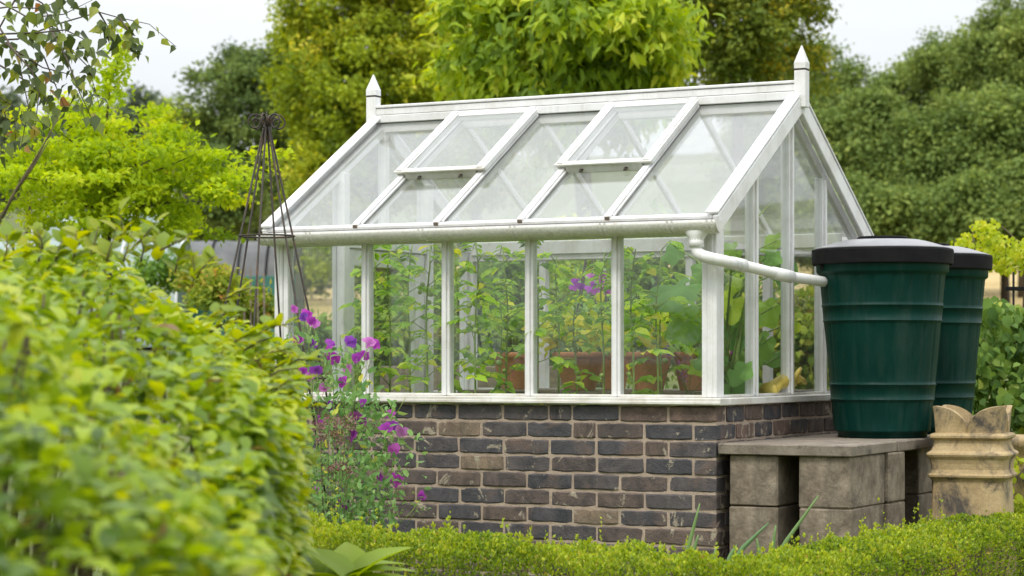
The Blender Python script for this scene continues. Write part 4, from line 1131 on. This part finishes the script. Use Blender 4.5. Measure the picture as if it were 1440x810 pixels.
# staging and pots
ZB = .925
st = thing('staging_bench', 'weathered slatted timber bench inside the greenhouse under the pots', 'bench', g2w(-.78, .85, 0), GR)
for i in range(7):
    MB().bx(-.92, .70, i * .125, i * .125 + .105, ZB - .022, ZB, .003).build('slat', M['wood'], st)
MB().bx(-.92, .70, -.024, -.003, ZB - .085, ZB - .004, .003).build('front_rail', M['wood'], st)
for lx in (-.88, .66):
    for ly in (.03, .78):
        MB().bx(lx - .025, lx + .025, ly - .025, ly + .025, 0, ZB - .023, .003).build('leg', M['wood'], st)
def pot(pxx, wpx, yl, label, hgt=.185):
    p = px2g(pxx, 500, yl); Y = g2w(p.x, p.y).y; r = wpx * Y / FPX / 2
    t_ = thing('terracotta_pot', label, 'plant pot', g2w(p.x, p.y, ZB + .001), GR, 'terracotta pots on the bench')
    MB().lathe([(r * .3, 0), (r * .56, 0), (r * .58, .005), (r * .90, hgt - .035), (r * .93, hgt - .030), (r, hgt - .026), (r * 1.01, hgt - .004), (r * .99, hgt), (r * .9, hgt), (r * .86, hgt - .02), (r * .3, hgt - .03)], 36).build('body', M['terracotta'], t_)
    MB().lathe([(.002, hgt - .022), (r * .5, hgt - .02), (r * .87, hgt - .024), (r * .8, hgt - .03)], 24, caps=False).build('soil', M['soil'], t_)
    return g2w(p.x, p.y, ZB + hgt - .02), r
PT = [pot(722, 62, 1.30, 'terracotta pot half hidden behind the centre glazing bar'), pot(815, 76, 1.00, 'wide terracotta pot in the bay right of the centre bar'), pot(864, 52, 1.45, 'shaded terracotta pot behind the right-hand glazing bar'),
      pot(913, 68, .98, 'bright terracotta pot under the large yellow leaf'), pot(972, 56, 1.15, 'terracotta pot beside the white corner post')]
def pot_plant(i, label, hz, sp, n, mat, seed, big=.075, yell=.0):
    rng = np.random.default_rng(seed); (p, r) = PT[i]
    t_ = thing('pepper_plant', label, 'pot plant', p, GR, 'plants in the terracotta pots')
    m_ = MB(); P = []; O = []
    for k in range(9):
        a = rng.uniform(0, 6.28); e = np.array([math.cos(a) * sp * rng.uniform(.3, 1), math.sin(a) * sp * rng.uniform(.3, 1), hz * rng.uniform(.5, 1.05)])
        m_.tube([(0, 0, -.03), (e[0] * .3, e[1] * .3, e[2] * .6), tuple(e)], [.006, .004, .002], 5)
        q = int(n / 9); P.append(e + rng.normal(size=(q, 3)) * np.array([.05, .05, .045])); O.append(np.repeat(e[None] / np.linalg.norm(e), q, 0))
    m_.build('stems', M['stem'], t_)
    P, O = np.vstack(P), np.vstack(O); L = rng.uniform(.5, 1.1, len(P)) * big
    tag(obj('foliage', leaf_mesh('pot_leaves', P, unit(rng, len(P)) + O + np.array([0, 0, -.5]), unit(rng, len(P)) * .6 + np.array([0, -.2, .9]), L, L * .72, rng.normal(.5 + yell, .2, len(P)), True), M[mat], t_), kind='stuff')
pot_plant(0, 'green leafy plant in the half hidden terracotta pot', .22, .12, 120, 'L_tomato', 201)
pot_plant(1, 'yellowing broad-leaved plant in the wide terracotta pot', .15, .15, 110, 'L_gold', 202, .095, .1)
pot_plant(2, 'dense green plant in the shaded terracotta pot', .22, .14, 150, 'L_tomato', 203)
pot_plant(3, 'green plant in the terracotta pot under the yellow leaf', .20, .13, 130, 'L_tomato', 204, .08)
pot_plant(4, 'plant with lax leaves in the pot by the corner post', .16, .12, 110, 'L_shrub', 205)

# squash with big leaves in the corner by the gable
def squash_leaf_mesh(k):
    rr = random.Random(60 + k); v = [(0, 0, 0)]; f = []; n = 25
    for ring, q in ((0, .5), (1, 1.0)):
        for i in range(n):
            a = -PI + 2 * PI * i / (n - 1) * .93 + .22
            lob = 1 + .13 * math.cos(5 * a) + rr.uniform(-.04, .04)
            r = q * lob * (.80 + .22 * math.cos(a)) * .55
            v.append((.12 + r * math.cos(a), r * math.sin(a), .10 * q * math.sin(5 * a + k) * .5 - .22 * q * q * (.6 + .4 * math.cos(a)) + .05 * q))
    for i in range(n - 1):
        f.append((0, 1 + i, 2 + i)); f.append((1 + i, 1 + n + i, 2 + n + i, 2 + i))
    me = MB().add(v, f, True).mesh('squash_leaf_%d' % k); return me
SQ = [squash_leaf_mesh(k) for k in range(4)]
for me in SQ: me.materials.append(M['L_squash'])
def gable_b(pxx): u_ = pxx - 720; return (u_ * GY - FPX * GX) / (FPX * -SA - CA * u_)
sq0 = px2g(1010, 560, .45); sqw = g2w(sq0.x, sq0.y, 0)
sq = thing('squash_plant', 'squash plant with very large blue-green leaves filling the gable corner', 'squash plant', sqw, GR)
rr = random.Random(77)
SQL = [(962, 402, 88, .55), (975, 448, 66, .62), (1034, 352, 42, .42), (1030, 420, 66, .55), (1047, 462, 66, .60), (1092, 338, 40, .85), (1086, 432, 50, .9), (1012, 500, 54, .5), (1022, 540, 64, .5), (1060, 505, 52, .75), (955, 352, 40, .7),
       (1096, 382, 46, .95), (1078, 478, 50, .85), (1000, 455, 60, .7), (985, 505, 50, .65), (1040, 390, 40, .6), (1098, 500, 44, 1.0), (1078, 360, 34, .75), (1075, 545, 50, .7), (1108, 455, 40, 1.0), (1052, 440, 45, .5), (990, 380, 44, .6), (1033, 520, 46, .45)]
for (a, c, sz, yl) in SQL:
    yl = max(yl, gable_b(a + sz * .45) + .06 if a > 985 else yl)
    p = px2g(a, c, yl); Y = g2w(p.x, p.y).y; s_ = sz * Y / FPX
    o = bpy.data.objects.new('leaf', rr.choice(SQ)); link(o, sq); o.location = (p.x - sq0.x, p.y - sq0.y, p.z); o.scale = (s_, s_, s_)
    orient(o, (rr.uniform(-1, 1), rr.uniform(-.7, .1), rr.uniform(-.8, -.1)), (rr.uniform(-.4, .5), -.9, rr.uniform(.35, 1.0)))
    MB().tube([(.02, .05, max(.3, p.z - .35)), ((p.x - sq0.x) * .6, (p.y - sq0.y) * .6 + .04, p.z - .05), (p.x - sq0.x, p.y - sq0.y + .01, p.z)], [.006, .0045, .003], 5).build('leaf_stalk', M['stem'], sq)
MB().tube([(0, .05, 0), (.02, .06, .6), (.05, .1, 1.1), (.08, .2, 1.5), (.06, .32, 1.72), (.1, .42, 1.80)], [.012, .011, .009, .007, .004, .002], 6).build('vine', M['stem'], sq)
yl_p = px2g(908, 466, .80); o = obj('squash_leaf', SQ[1].copy(), None); o.data.materials.clear(); o.data.materials.append(M['L_yleaf'])
o.location = g2w(*yl_p); s_ = 52 * o.location.y / FPX; o.scale = (s_ * 1.1, s_ * .95, s_); orient(o, (.9, -.3, -.25), (.1, -.9, .6)); tag(o, 'large flat yellow leaf above the bright terracotta pot', 'leaf')
# lavender-like spikes by the corner post
lv0 = px2g(968, 545, .75); lvw = g2w(lv0.x, lv0.y, ZB)
lav = thing('lavender_plant', 'sprig of pale purple flower spikes behind the corner post', 'flower', lvw, GR)
rng = np.random.default_rng(88)
for (a, c) in [(942, 490), (957, 520), (962, 530), (975, 480), (1030, 487)]:
    p = px2g(a, c, .75) - lv0; p.z = px2g(a, c, .75).z - ZB
    n = 34; P = np.array(p) + np.stack([rng.normal(0, .008, n), rng.normal(0, .008, n), rng.uniform(-.04, .04, n)], 1)
    sp_ = obj('flower_spike', leaf_mesh('lavender_spike', P, unit(rng, n) + np.array([0, 0, .5]), unit(rng, n), .014, .010, rng.uniform(0, 1, n)), M['petal'], lav)
    MB().tube([(0, 0, -.02), (p.x * .6, p.y, p.z * .5), p], .0018, 4).build('stem', M['stem'], lav)

# yellow rubber glove on the ledge inside the gable
gp = px2g(1100, 540, gable_b(1100) + .10)
gl = thing('rubber_glove', 'crumpled yellow rubber glove lying behind the gable glass', 'glove', g2w(gp.x, gp.y, ZS1 + .002), GR)
m_ = MB()
pts = [(-.02, -.10, .020), (-.015, -.03, .045), (-.01, .04, .060), (-.01, .10, .062), (-.01, .15, .055)]
m_.tube(pts, [.036, .030, .034, .040, .030], 10)
for k, (dx, dz, ln) in enumerate(((-.03, .012, .085), (-.012, .026, .105), (.006, .022, .10), (.022, .010, .08))):
    m_.tube([(dx - .005, .14, .055 + dz * .4), (dx * 1.3, .14 + ln * .55, .060 + dz), (dx * 1.5, .14 + ln, .042 + dz)], [.0125, .0115, .009], 8)
m_.tube([(.02, .09, .075), (.034, .125, .105), (.030, .160, .118)], [.014, .012, .009], 8)
m_.build('glove', M['glove'], gl)
MB().tube([(-.02, -.13, .016), (-.02, -.10, .020)], [.043, .038], 10).build('cuff', M['glove'], gl)
# ledge boards inside
lb = thing('ledge_board', 'dark timber ledge inside the gable under the yellow glove', 'shelf', (GX, GY, 0), GR)
MB().bx(-.30, -.080, .10, GW - .10, ZS1 - .030, ZS1 - .002, .003).build('plank', M['wood'], lb)
for y in (.25, .95, 1.6): MB().bx(-.28, -.10, y - .02, y + .02, ZS1 - .15, ZS1 - .031, .003).build('bracket', M['wood'], lb)

# ------------------------------------------------------------------ trees, shrubs
def tree(name, label, Y, cx, cyp, rx, ry, mat, ncl, nlf, spread, L, W, seed, group=None, cat='tree', up=.7, droop=.3, hi=False, inner=.4, amp=.25, trunk_px=None, flat=.75, depth=1.0, limbs=9, tr=None, tspread=.22, bark='bark', boughs=0):
    rng = np.random.default_rng(seed); rr = random.Random(seed)
    c = px(cx, cyp, Y); k = Y / FPX; g = terr(c.x, Y)
    bx_ = ((trunk_px - 720) * k) if trunk_px is not None else c.x
    base = Vector((bx_, Y, g))
    t_ = thing(name, label, cat, base, 0, group)
    cen = np.array([c.x - bx_, 0, c.z - g]); rad = np.array([rx * k, rx * k * depth, ry * k])
    if boughs:
        C, d = clumps_lobed(rng, cen, rad, int(ncl * .8), boughs); C2, d2 = clumps(rng, cen, rad * .85, int(ncl * .25), .2)
        C, d = np.vstack([C, C2]), np.vstack([d, d2])
    else: C, d = clumps(rng, cen, rad, ncl, inner, 5, amp)
    tag(obj('crown', crown_mesh('crown', rng, C, d, nlf, spread, L, W, up, droop, hi, flat, tspread), M[mat], t_), kind='stuff')
    r0 = tr or max(.03, rx * k * .07)
    m_ = MB(); top = Vector(cen) + Vector((0, 0, rad[2] * .55)); low = Vector(cen) - Vector((0, 0, rad[2] * .8))
    low.z = max(low.z, .3)
    tp = [Vector((0, 0, -.2)), Vector((low.x * .4 + rr.uniform(-.03, .03), 0, low.z * .5)), low, Vector(cen) + Vector((rr.uniform(-.1, .1) * rad[0], 0, 0)), top]
    m_.tube(tp, [r0 * 1.25, r0, r0 * .9, r0 * .55, r0 * .15], 9)
    idx = rng.choice(len(C), min(limbs, len(C)), replace=False)
    for i in idx:
        e = Vector(C[i]); f_ = rr.uniform(.1, .9); s_ = low.lerp(top, f_ * .8)
        m_.tube([s_, s_.lerp(e, .5) + Vector((0, 0, rad[2] * .06)), e], [r0 * .45 * (1 - f_ * .5), r0 * .25, r0 * .06], 6)
    m_.build('trunk', M[bark], t_)
    return t_

tree('lime_tree', 'tall yellowing broadleaf tree rising behind the roof ridge', 40, 528, 115, 160, 290, 'L_yellow', 620, 130, .15, .105, .070, 301, limbs=24, tspread=.24, boughs=60)
tree('lime_tree', 'dull green broadleaf tree between the yellowing tree and the walnut', 46, 668, 90, 130, 250, 'L_oak', 420, 115, .20, .105, .072, 302, boughs=34)
tree('walnut_tree', 'walnut tree with bright green drooping leaflets over the ridge', 22, 815, 75, 188, 150, 'L_walnut', 460, 40, .10, .145, .056, 303, hi=True, droop=.9, up=.35, limbs=22, trunk_px=850, tspread=.26, boughs=30)
tree('oak_tree', 'olive green oak behind the taller white finial', 34, 1038, 18, 132, 150, 'L_oak', 330, 115, .12, .088, .060, 304, limbs=18, boughs=24)
wl_ = [(1150, 225, 100, 150, 'wide mid-green tree just beyond the gable, right of the finial', 58), (1258, 225, 92, 138, 'mid-green tree in the wood above the nearer water butt', 62), (1372, 185, 96, 175, 'tallest tree of the wood, above the second water butt', 60), (1440, 150, 110, 200, 'large tree at the right edge of the picture', 57),
       (1215, 255, 90, 110, 'lower bushy tree fronting the wood behind the water butt lid', 52), (1320, 262, 95, 105, 'lower bushy tree fronting the wood over the second water butt', 51), (1415, 250, 90, 115, 'lower bushy tree fronting the wood at the picture edge', 50), (1085, 250, 85, 130, 'tree of the wood seen through the gable glass', 56), (1262, 318, 75, 48, 'dark thicket at the foot of the wood over the first lid', 49), (1372, 315, 75, 50, 'dark thicket at the foot of the wood over the second lid', 48), (1165, 312, 70, 55, 'dark thicket at the foot of the wood behind the gable', 49), (1450, 300, 60, 60, 'dark thicket at the foot of the wood by the picture edge', 48)]
for i, (cx, cyp, rx, ry, lab, Y) in enumerate(wl_):
    tree('woodland_tree', lab, Y, cx, cyp, rx, ry, 'L_wood', 330, 135, .18, .115, .080, 310 + i, 'trees of the wood beyond the garden', limbs=14, depth=.8, tspread=.16, boughs=34)
tree('ash_tree', 'dark green tree between the pale sky and the yellowing tree', 56, 362, 205, 92, 165, 'L_dark', 280, 120, .18, .12, .085, 330, limbs=10, boughs=22)
tree('ash_tree', 'low dark tree standing behind the wire obelisk', 50, 300, 285, 70, 75, 'L_dark', 170, 100, .16, .12, .085, 331, boughs=12)
tree('maple_tree', 'small pale yellow-green tree in front of the dark tree left of the obelisk', 75, 262, 200, 52, 48, 'L_robinia', 110, 60, .26, .2, .15, 332)
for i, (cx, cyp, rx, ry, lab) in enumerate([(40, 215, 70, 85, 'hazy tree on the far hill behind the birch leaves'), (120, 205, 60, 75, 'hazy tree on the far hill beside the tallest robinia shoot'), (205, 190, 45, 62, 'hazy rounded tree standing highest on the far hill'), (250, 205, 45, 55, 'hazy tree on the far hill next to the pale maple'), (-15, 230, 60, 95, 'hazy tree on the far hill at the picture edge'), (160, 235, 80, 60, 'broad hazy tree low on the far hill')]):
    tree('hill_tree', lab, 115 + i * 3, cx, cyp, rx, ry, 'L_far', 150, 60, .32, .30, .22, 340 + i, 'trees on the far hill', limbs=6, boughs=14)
# robinia with layered foliage
rob = tree('robinia_tree', 'small bright yellow-green robinia with layered foliage behind the hedge', 16, 150, 248, 185, 92, 'L_robinia', 190, 95, .075, .052, .034, 350, up=1.3, droop=.1, flat=.30, amp=.3, inner=.25, trunk_px=147, tr=.035, limbs=24, tspread=.2)
rng = np.random.default_rng(351); n = 520
t__ = rng.uniform(0, 1, n); Pq = np.array([(148 + 28 * t - 720, 135 - 80 * t) for t in t__]); Pq[:, 0] += rng.normal(0, 11, n); Pq[:, 1] += rng.normal(0, 6, n)
P = np.stack([Pq[:, 0] * 16 / FPX, 16 + rng.normal(0, .1, n), CAM_H + (HOR - Pq[:, 1]) * 16 / FPX], 1) - np.array(rob.location)
tag(obj('leader_foliage', leaf_mesh('leader', P, unit(rng, n), unit(rng, n) + np.array([0, 0, .8]), .05, .032, rng.normal(.5, .2, n)), M['L_robinia'], rob), kind='stuff')
MB().tube([px(147, 200, 16) - rob.location, px(155, 120, 16) - rob.location, px(178, 50, 16) - rob.location], [.012, .007, .002], 5).build('leader', M['bark'], rob)

# birch: trunk outside the frame, drooping sprays reaching into it
BY = 9.0
b0 = Vector(((-190 - 720) * BY / FPX, BY, 0))
birch = thing('birch_tree', 'birch with drooping dark twigs and small pointed leaves hanging into the sky', 'tree', b0)
W = lambda a, c, dy=0.0: px(a, c, BY + dy) - b0
MB().tube([(0, 0, -.1), (.02, 0, 1.2), (.0, 0, 2.4), (.05, 0, 3.4)], [.075, .065, .05, .03], 10).build('trunk', M['bark'], birch)
def bleaf(k):
    me = mesh_leafshape('birch_leaf_%d' % k, [(0, .01), (.10, .16), (.25, .34), (.42, .30), (.65, .16), (.85, .06), (1, .004)], .25, (.05, .2, .35)[k]); me.materials.append(M['L_birch']); return me
BLF = [bleaf(k) for k in range(3)]
twigs = [[(-190, -60), (-60, 10), (0, 38), (21, 0), (40, -30)], [(-80, 60), (25, 55), (80, 34), (139, 17), (168, 25), (210, 34), (248, 66)], [(-60, 50), (55, 46), (92, 42), (122, 57), (130, 75)], [(0, 40), (25, 80), (40, 150), (30, 205)],
         [(40, 50), (62, 80), (80, 125), (95, 160)], [(70, 40), (95, 85), (112, 130), (134, 178)], [(-40, 60), (-5, 110), (8, 165), (5, 215)], [(-30, 40), (20, 70), (60, 95), (100, 105), (120, 130)], [(-60, 20), (10, 10), (60, 12), (100, -10)], [(139, 17), (150, 35), (160, 55)], [(168, 25), (185, 50), (195, 72)], [(-20, 80), (30, 110), (65, 135), (70, 185)],
         [(10, 60), (45, 100), (55, 130), (48, 190)], [(80, 40), (100, 70), (125, 95), (140, 150)], [(-50, 90), (-10, 130), (20, 150), (22, 200)], [(-40, -20), (40, 25), (90, 20), (130, 0)], [(20, -20), (60, 5), (75, 40), (92, 75)]]
rr = random.Random(15)
for ti, tw in enumerate(twigs):
    dy = rr.uniform(-.35, .35)
    pts = [W(a, c, dy if i else dy * .3) for i, (a, c) in enumerate(tw)]
    k = len(pts)
    tg = MB().tube(pts, [(.010 if ti == 0 else .0045) * (1 - .75 * i / (k - 1)) for i in range(k)], 5).build('twig', M['bark'], birch)
    nlv = 23 if ti not in (0,) else 5
    for q in range(nlv):
        u_ = .12 + .88 * (q + rr.uniform(0, 1)) / nlv; seg = min(k - 2, int(u_ * (k - 1))); p = pts[seg].lerp(pts[seg + 1], min(1, u_ * (k - 1) - seg))
        lf = bpy.data.objects.new('leaf', rr.choice(BLF)); link(lf, tg); s_ = rr.uniform(.036, .070); lf.scale = (s_, s_, s_)
        lf.location = p + Vector((rr.uniform(-.03, .03), rr.uniform(-.06, .06), rr.uniform(-.035, .015)))
        orient(lf, (rr.uniform(-.9, .9), rr.uniform(-.5, .5), rr.uniform(-1.2, .1)), (rr.uniform(-.6, .6), rr.uniform(-1, .2), rr.uniform(.0, 1)))

# unseen trees added behind the camera to block horizon sky mirrored in the glass
rng = np.random.default_rng(500); CC, DD = [], []
for k in range(9):
    c_, d_ = clumps(rng, (-22 + 5.5 * k, -26 + rng.uniform(-3, 3), 3.2), (3.4, 3.0, 3.0), 60); CC.append(c_); DD.append(d_)
tl = obj('added_treeline', crown_mesh('added_treeline', rng, np.vstack(CC), np.vstack(DD), 26, .5, .5, .36), M['L_wood']); tag(tl, 'unseen row of broadleaf trees added behind the viewpoint to block sky reflections', 'trees', None, 'stuff')

# shrubs behind the greenhouse
sh = [(545, 470, 52, 62, 'L_shrub', 15.5, 'small green shrub behind the greenhouse door'), (640, 455, 80, 85, 'L_shrub', 15.0, 'bright green shrub behind the middle panes'), (735, 440, 85, 95, 'L_shrub', 14.6, 'bright green shrub behind the centre glazing bar'), (828, 430, 85, 100, 'L_walnut', 15.4, 'light green shrub behind the wire obelisk'), (925, 430, 90, 100, 'L_shrub', 14.8, 'rounded green shrub behind the squash leaves'),
      (1020, 455, 80, 80, 'L_vine', 15.2, 'dull green shrub behind the corner post'), (1120, 480, 70, 60, 'L_weed', 14.5, 'straw-tinged scrub seen through the gable'), (425, 366, 85, 40, 'L_wood', 64, 'grey-green bushy tree seen through the first pane'), (560, 372, 75, 46, 'L_dark', 60, 'dark bushy tree seen beside the second glazing bar')]
for i, (cx, cyp, rx, ry, mt, Y, lab) in enumerate(sh):
    big = Y > 30
    tree('garden_shrub', lab, Y, cx, cyp, rx, ry, mt, 90, 52, .085 if not big else .22, .062 if not big else .16, .040 if not big else .12, 360 + i, 'shrubs beyond the greenhouse', 'shrub', amp=.2, tr=.015 if not big else .06, limbs=14, inner=.25, hi=not big)
# allotment planting to the left
for i, (cx, cyp, rx, ry, lab, mt) in enumerate([(315, 415, 36, 24, 'straggly red-tinged allotment plants left of the obelisk', 'L_weed'), (360, 428, 30, 26, 'yellow-green allotment plants behind the obelisk legs', 'L_weed'), (440, 485, 40, 36, 'allotment plants seen through the first pane', 'L_vine'), (500, 500, 45, 45, 'leafy crop seen beside the door through the glass', 'L_weed'), (290, 388, 34, 20, 'low green crop in front of the black tunnel', 'L_weed'), (225, 384, 48, 22, 'row of leafy beans before the pale polytunnel, next to the black tunnel', 'L_shrub'), (130, 382, 60, 22, 'row of leafy beans before the pale polytunnel, under the robinia trunk', 'L_shrub'), (30, 380, 60, 22, 'row of leafy beans before the pale polytunnel, at the picture edge', 'L_shrub')]):
    tree('allotment_plant', lab, 19 + i * .8, cx, cyp, rx, ry, mt, 40, 34, .06, .07, .04, 380 + i, 'allotment plants', 'plant', tr=.006, limbs=14, inner=.2)
for i, (cx, top) in enumerate([(343, 372), (352, 378), (362, 366), (330, 380), (371, 384)]):
    a, b_ = px(cx, top, 19.5), px(cx + 3, 500, 19.5)
    o = MB().tube([(b_.x - a.x, 0, 0), (0, 0, a.z)], .009, 6).build('bamboo_cane', M['wood']); o.location = (a.x, a.y, 0)
    tag(o, 'thin brown bamboo cane, %s of five in the allotment left of the greenhouse' % ('second from left', 'middle', 'fourth and tallest', 'leftmost', 'rightmost')[i], 'cane', 'bamboo canes in the allotment')

# vine and golden shrub at the right
def leaf_bank(name, label, cat, x0, x1, Yc, z0, z1, n, mat, L, seed, group=None, arch=.0):
    rng = np.random.default_rng(seed)
    t_ = thing(name, label, cat, ((x0 + x1) / 2, Yc, 0), 0, group)
    X = rng.uniform(x0, x1, n); top = z1 + .06 * np.sin(X * 9) + .05 * np.sin(X * 17 + 1) - arch * ((X - (x0 + x1) / 2) / (x1 - x0) * 2) ** 2
    Z = z0 + (top - z0) * rng.uniform(0, 1, n) ** .85; Yv = Yc + rng.normal(0, .11, n) - .06 * np.sin(X * 7 + Z * 9)
    P = np.stack([X - (x0 + x1) / 2, Yv - Yc, Z], 1)
    l_ = rng.uniform(.6, 1.25, n) * L
    tag(obj('foliage', leaf_mesh('bank_leaves', P, unit(rng, n) * .7 + np.array([0, -.3, -.7]), unit(rng, n) * .7 + np.array([0, -.8, .5]), l_, l_ * .85, np.clip(rng.normal(.45, .22, n), 0, 1), True), M[mat], t_), kind='stuff')
    m_ = MB(); rr = random.Random(seed)
    for k in range(12):
        xx = rr.uniform(x0, x1) - (x0 + x1) / 2
        m_.tube([(xx, 0, 0), (xx + rr.uniform(-.1, .1), rr.uniform(-.05, .05), (z0 + z1) / 2), (xx + rr.uniform(-.2, .2), 0, z1)], [.012, .008, .003], 5)
    m_.build('stems', M['twig'], t_)
leaf_bank('climbing_vine', 'climbing vine with broad green leaves beside the second water butt', 'vine', 2.42, 3.5, 12.2, .3, 1.42, 3600, 'L_vine', .068, 401)
leaf_bank('golden_shrub', 'golden yellow-green shrub showing over the second water butt lid', 'shrub', 2.70, 4.6, 14.3, 1.64, 1.93, 2600, 'L_gold', .036, 402, None, .12)
leaf_bank('golden_flowers', 'yellow-green flowering plants between the chimney pot and the urn', 'plant', 2.35, 3.2, 11.55, .1, .62, 700, 'L_gold', .045, 403)
fe = thing('metal_fence', 'black metal railing fence beyond the vine at the picture edge', 'fence', (3.0, 13.4, 0))
for i in range(18): MB().tube([(i * .10, 0, 0), (i * .10, 0, 1.60)], .007, 6).build('bar', M['lidrim'], fe)
for z in (.25, 1.0, 1.50): MB().bx(-.05, 1.80, -.012, .012, z - .012, z + .012, .002).build('rail', M['lidrim'], fe)

# timber raised bed behind the greenhouse
rbx0 = px(535, 519, 13.3); rb_ = thing('raised_bed', 'weathered timber raised bed behind the greenhouse', 'raised bed', (rbx0.x, 13.3, 0))
for i in range(5):
    MB().bx(0, 1.25, -.02, .02, .02 + i * .205, .02 + i * .205 + .197, .006).build('plank', M['wood'], rb_)
for x in (.04, .62, 1.21): MB().bx(x - .03, x + .03, .021, .08, 0, 1.03, .004).build('post', M['wood'], rb_)
MB().bx(.01, 1.24, .082, .50, 0, .95, .01).build('soil', M['soil'], rb_)

# polytunnels
def tunnel(label, Y, x0, x1, ytop, mat, wide, skirt=None):
    a, b_ = (x0 - 720) * Y / FPX, (x1 - 720) * Y / FPX; g = terr((a + b_) / 2, Y); zt = CAM_H + (HOR - ytop) * Y / FPX - g
    t_ = thing('polytunnel', label, 'polytunnel', (a, Y, g), 0, 'polytunnels in the allotment')
    n = 14; L_ = b_ - a; v, f = [], []; nx = 12
    for i in range(nx + 1):
        sag = .03 * math.sin(i * PI)  - .02 * (i % 2)
        for k in range(n + 1):
            q = PI * k / n; v.append((L_ * i / nx, -wide * math.cos(q), (zt + sag) * math.sin(q) ** .8))
    for i in range(nx):
        for k in range(n): f.append((i * (n + 1) + k, (i + 1) * (n + 1) + k, (i + 1) * (n + 1) + k + 1, i * (n + 1) + k + 1))
    MB().add(v, f, True).build('cover', M[mat], t_)
    for i in range(0, nx + 1, 3):
        MB().tube([(L_ * i / nx, -(wide + .01) * math.cos(PI * k / n), (zt + .012) * math.sin(PI * k / n) ** .8) for k in range(n + 1)], .02, 5).build('hoop', M['lidrim'] if mat == 'film_black' else M['upvc'], t_)
    for xx in (0.02, L_ - .02):
        MB().prism([(xx, -wide * math.cos(PI * k / n) * .99, zt * .99 * math.sin(PI * k / n) ** .8) for k in range(n + 1)], (.02, 0, 0)).build('end_sheet', M[mat], t_)
    if skirt: MB().bx(-.05, L_ + .05, -wide - .06, -wide - .02, 0, zt * .62, .01).build('skirt', M[skirt], t_)
tunnel('pale translucent polytunnel behind the robinia and hedge', 40, -60, 262, 337, 'film_white', 1.3)
tunnel('low tunnel under black shade netting left of the greenhouse', 42, 266, 420, 338, 'film_black', 1.2, 'film_teal')
tunnel('white polytunnel roof glimpsed through the robinia crown', 52, 60, 240, 296, 'film_white', 1.6)
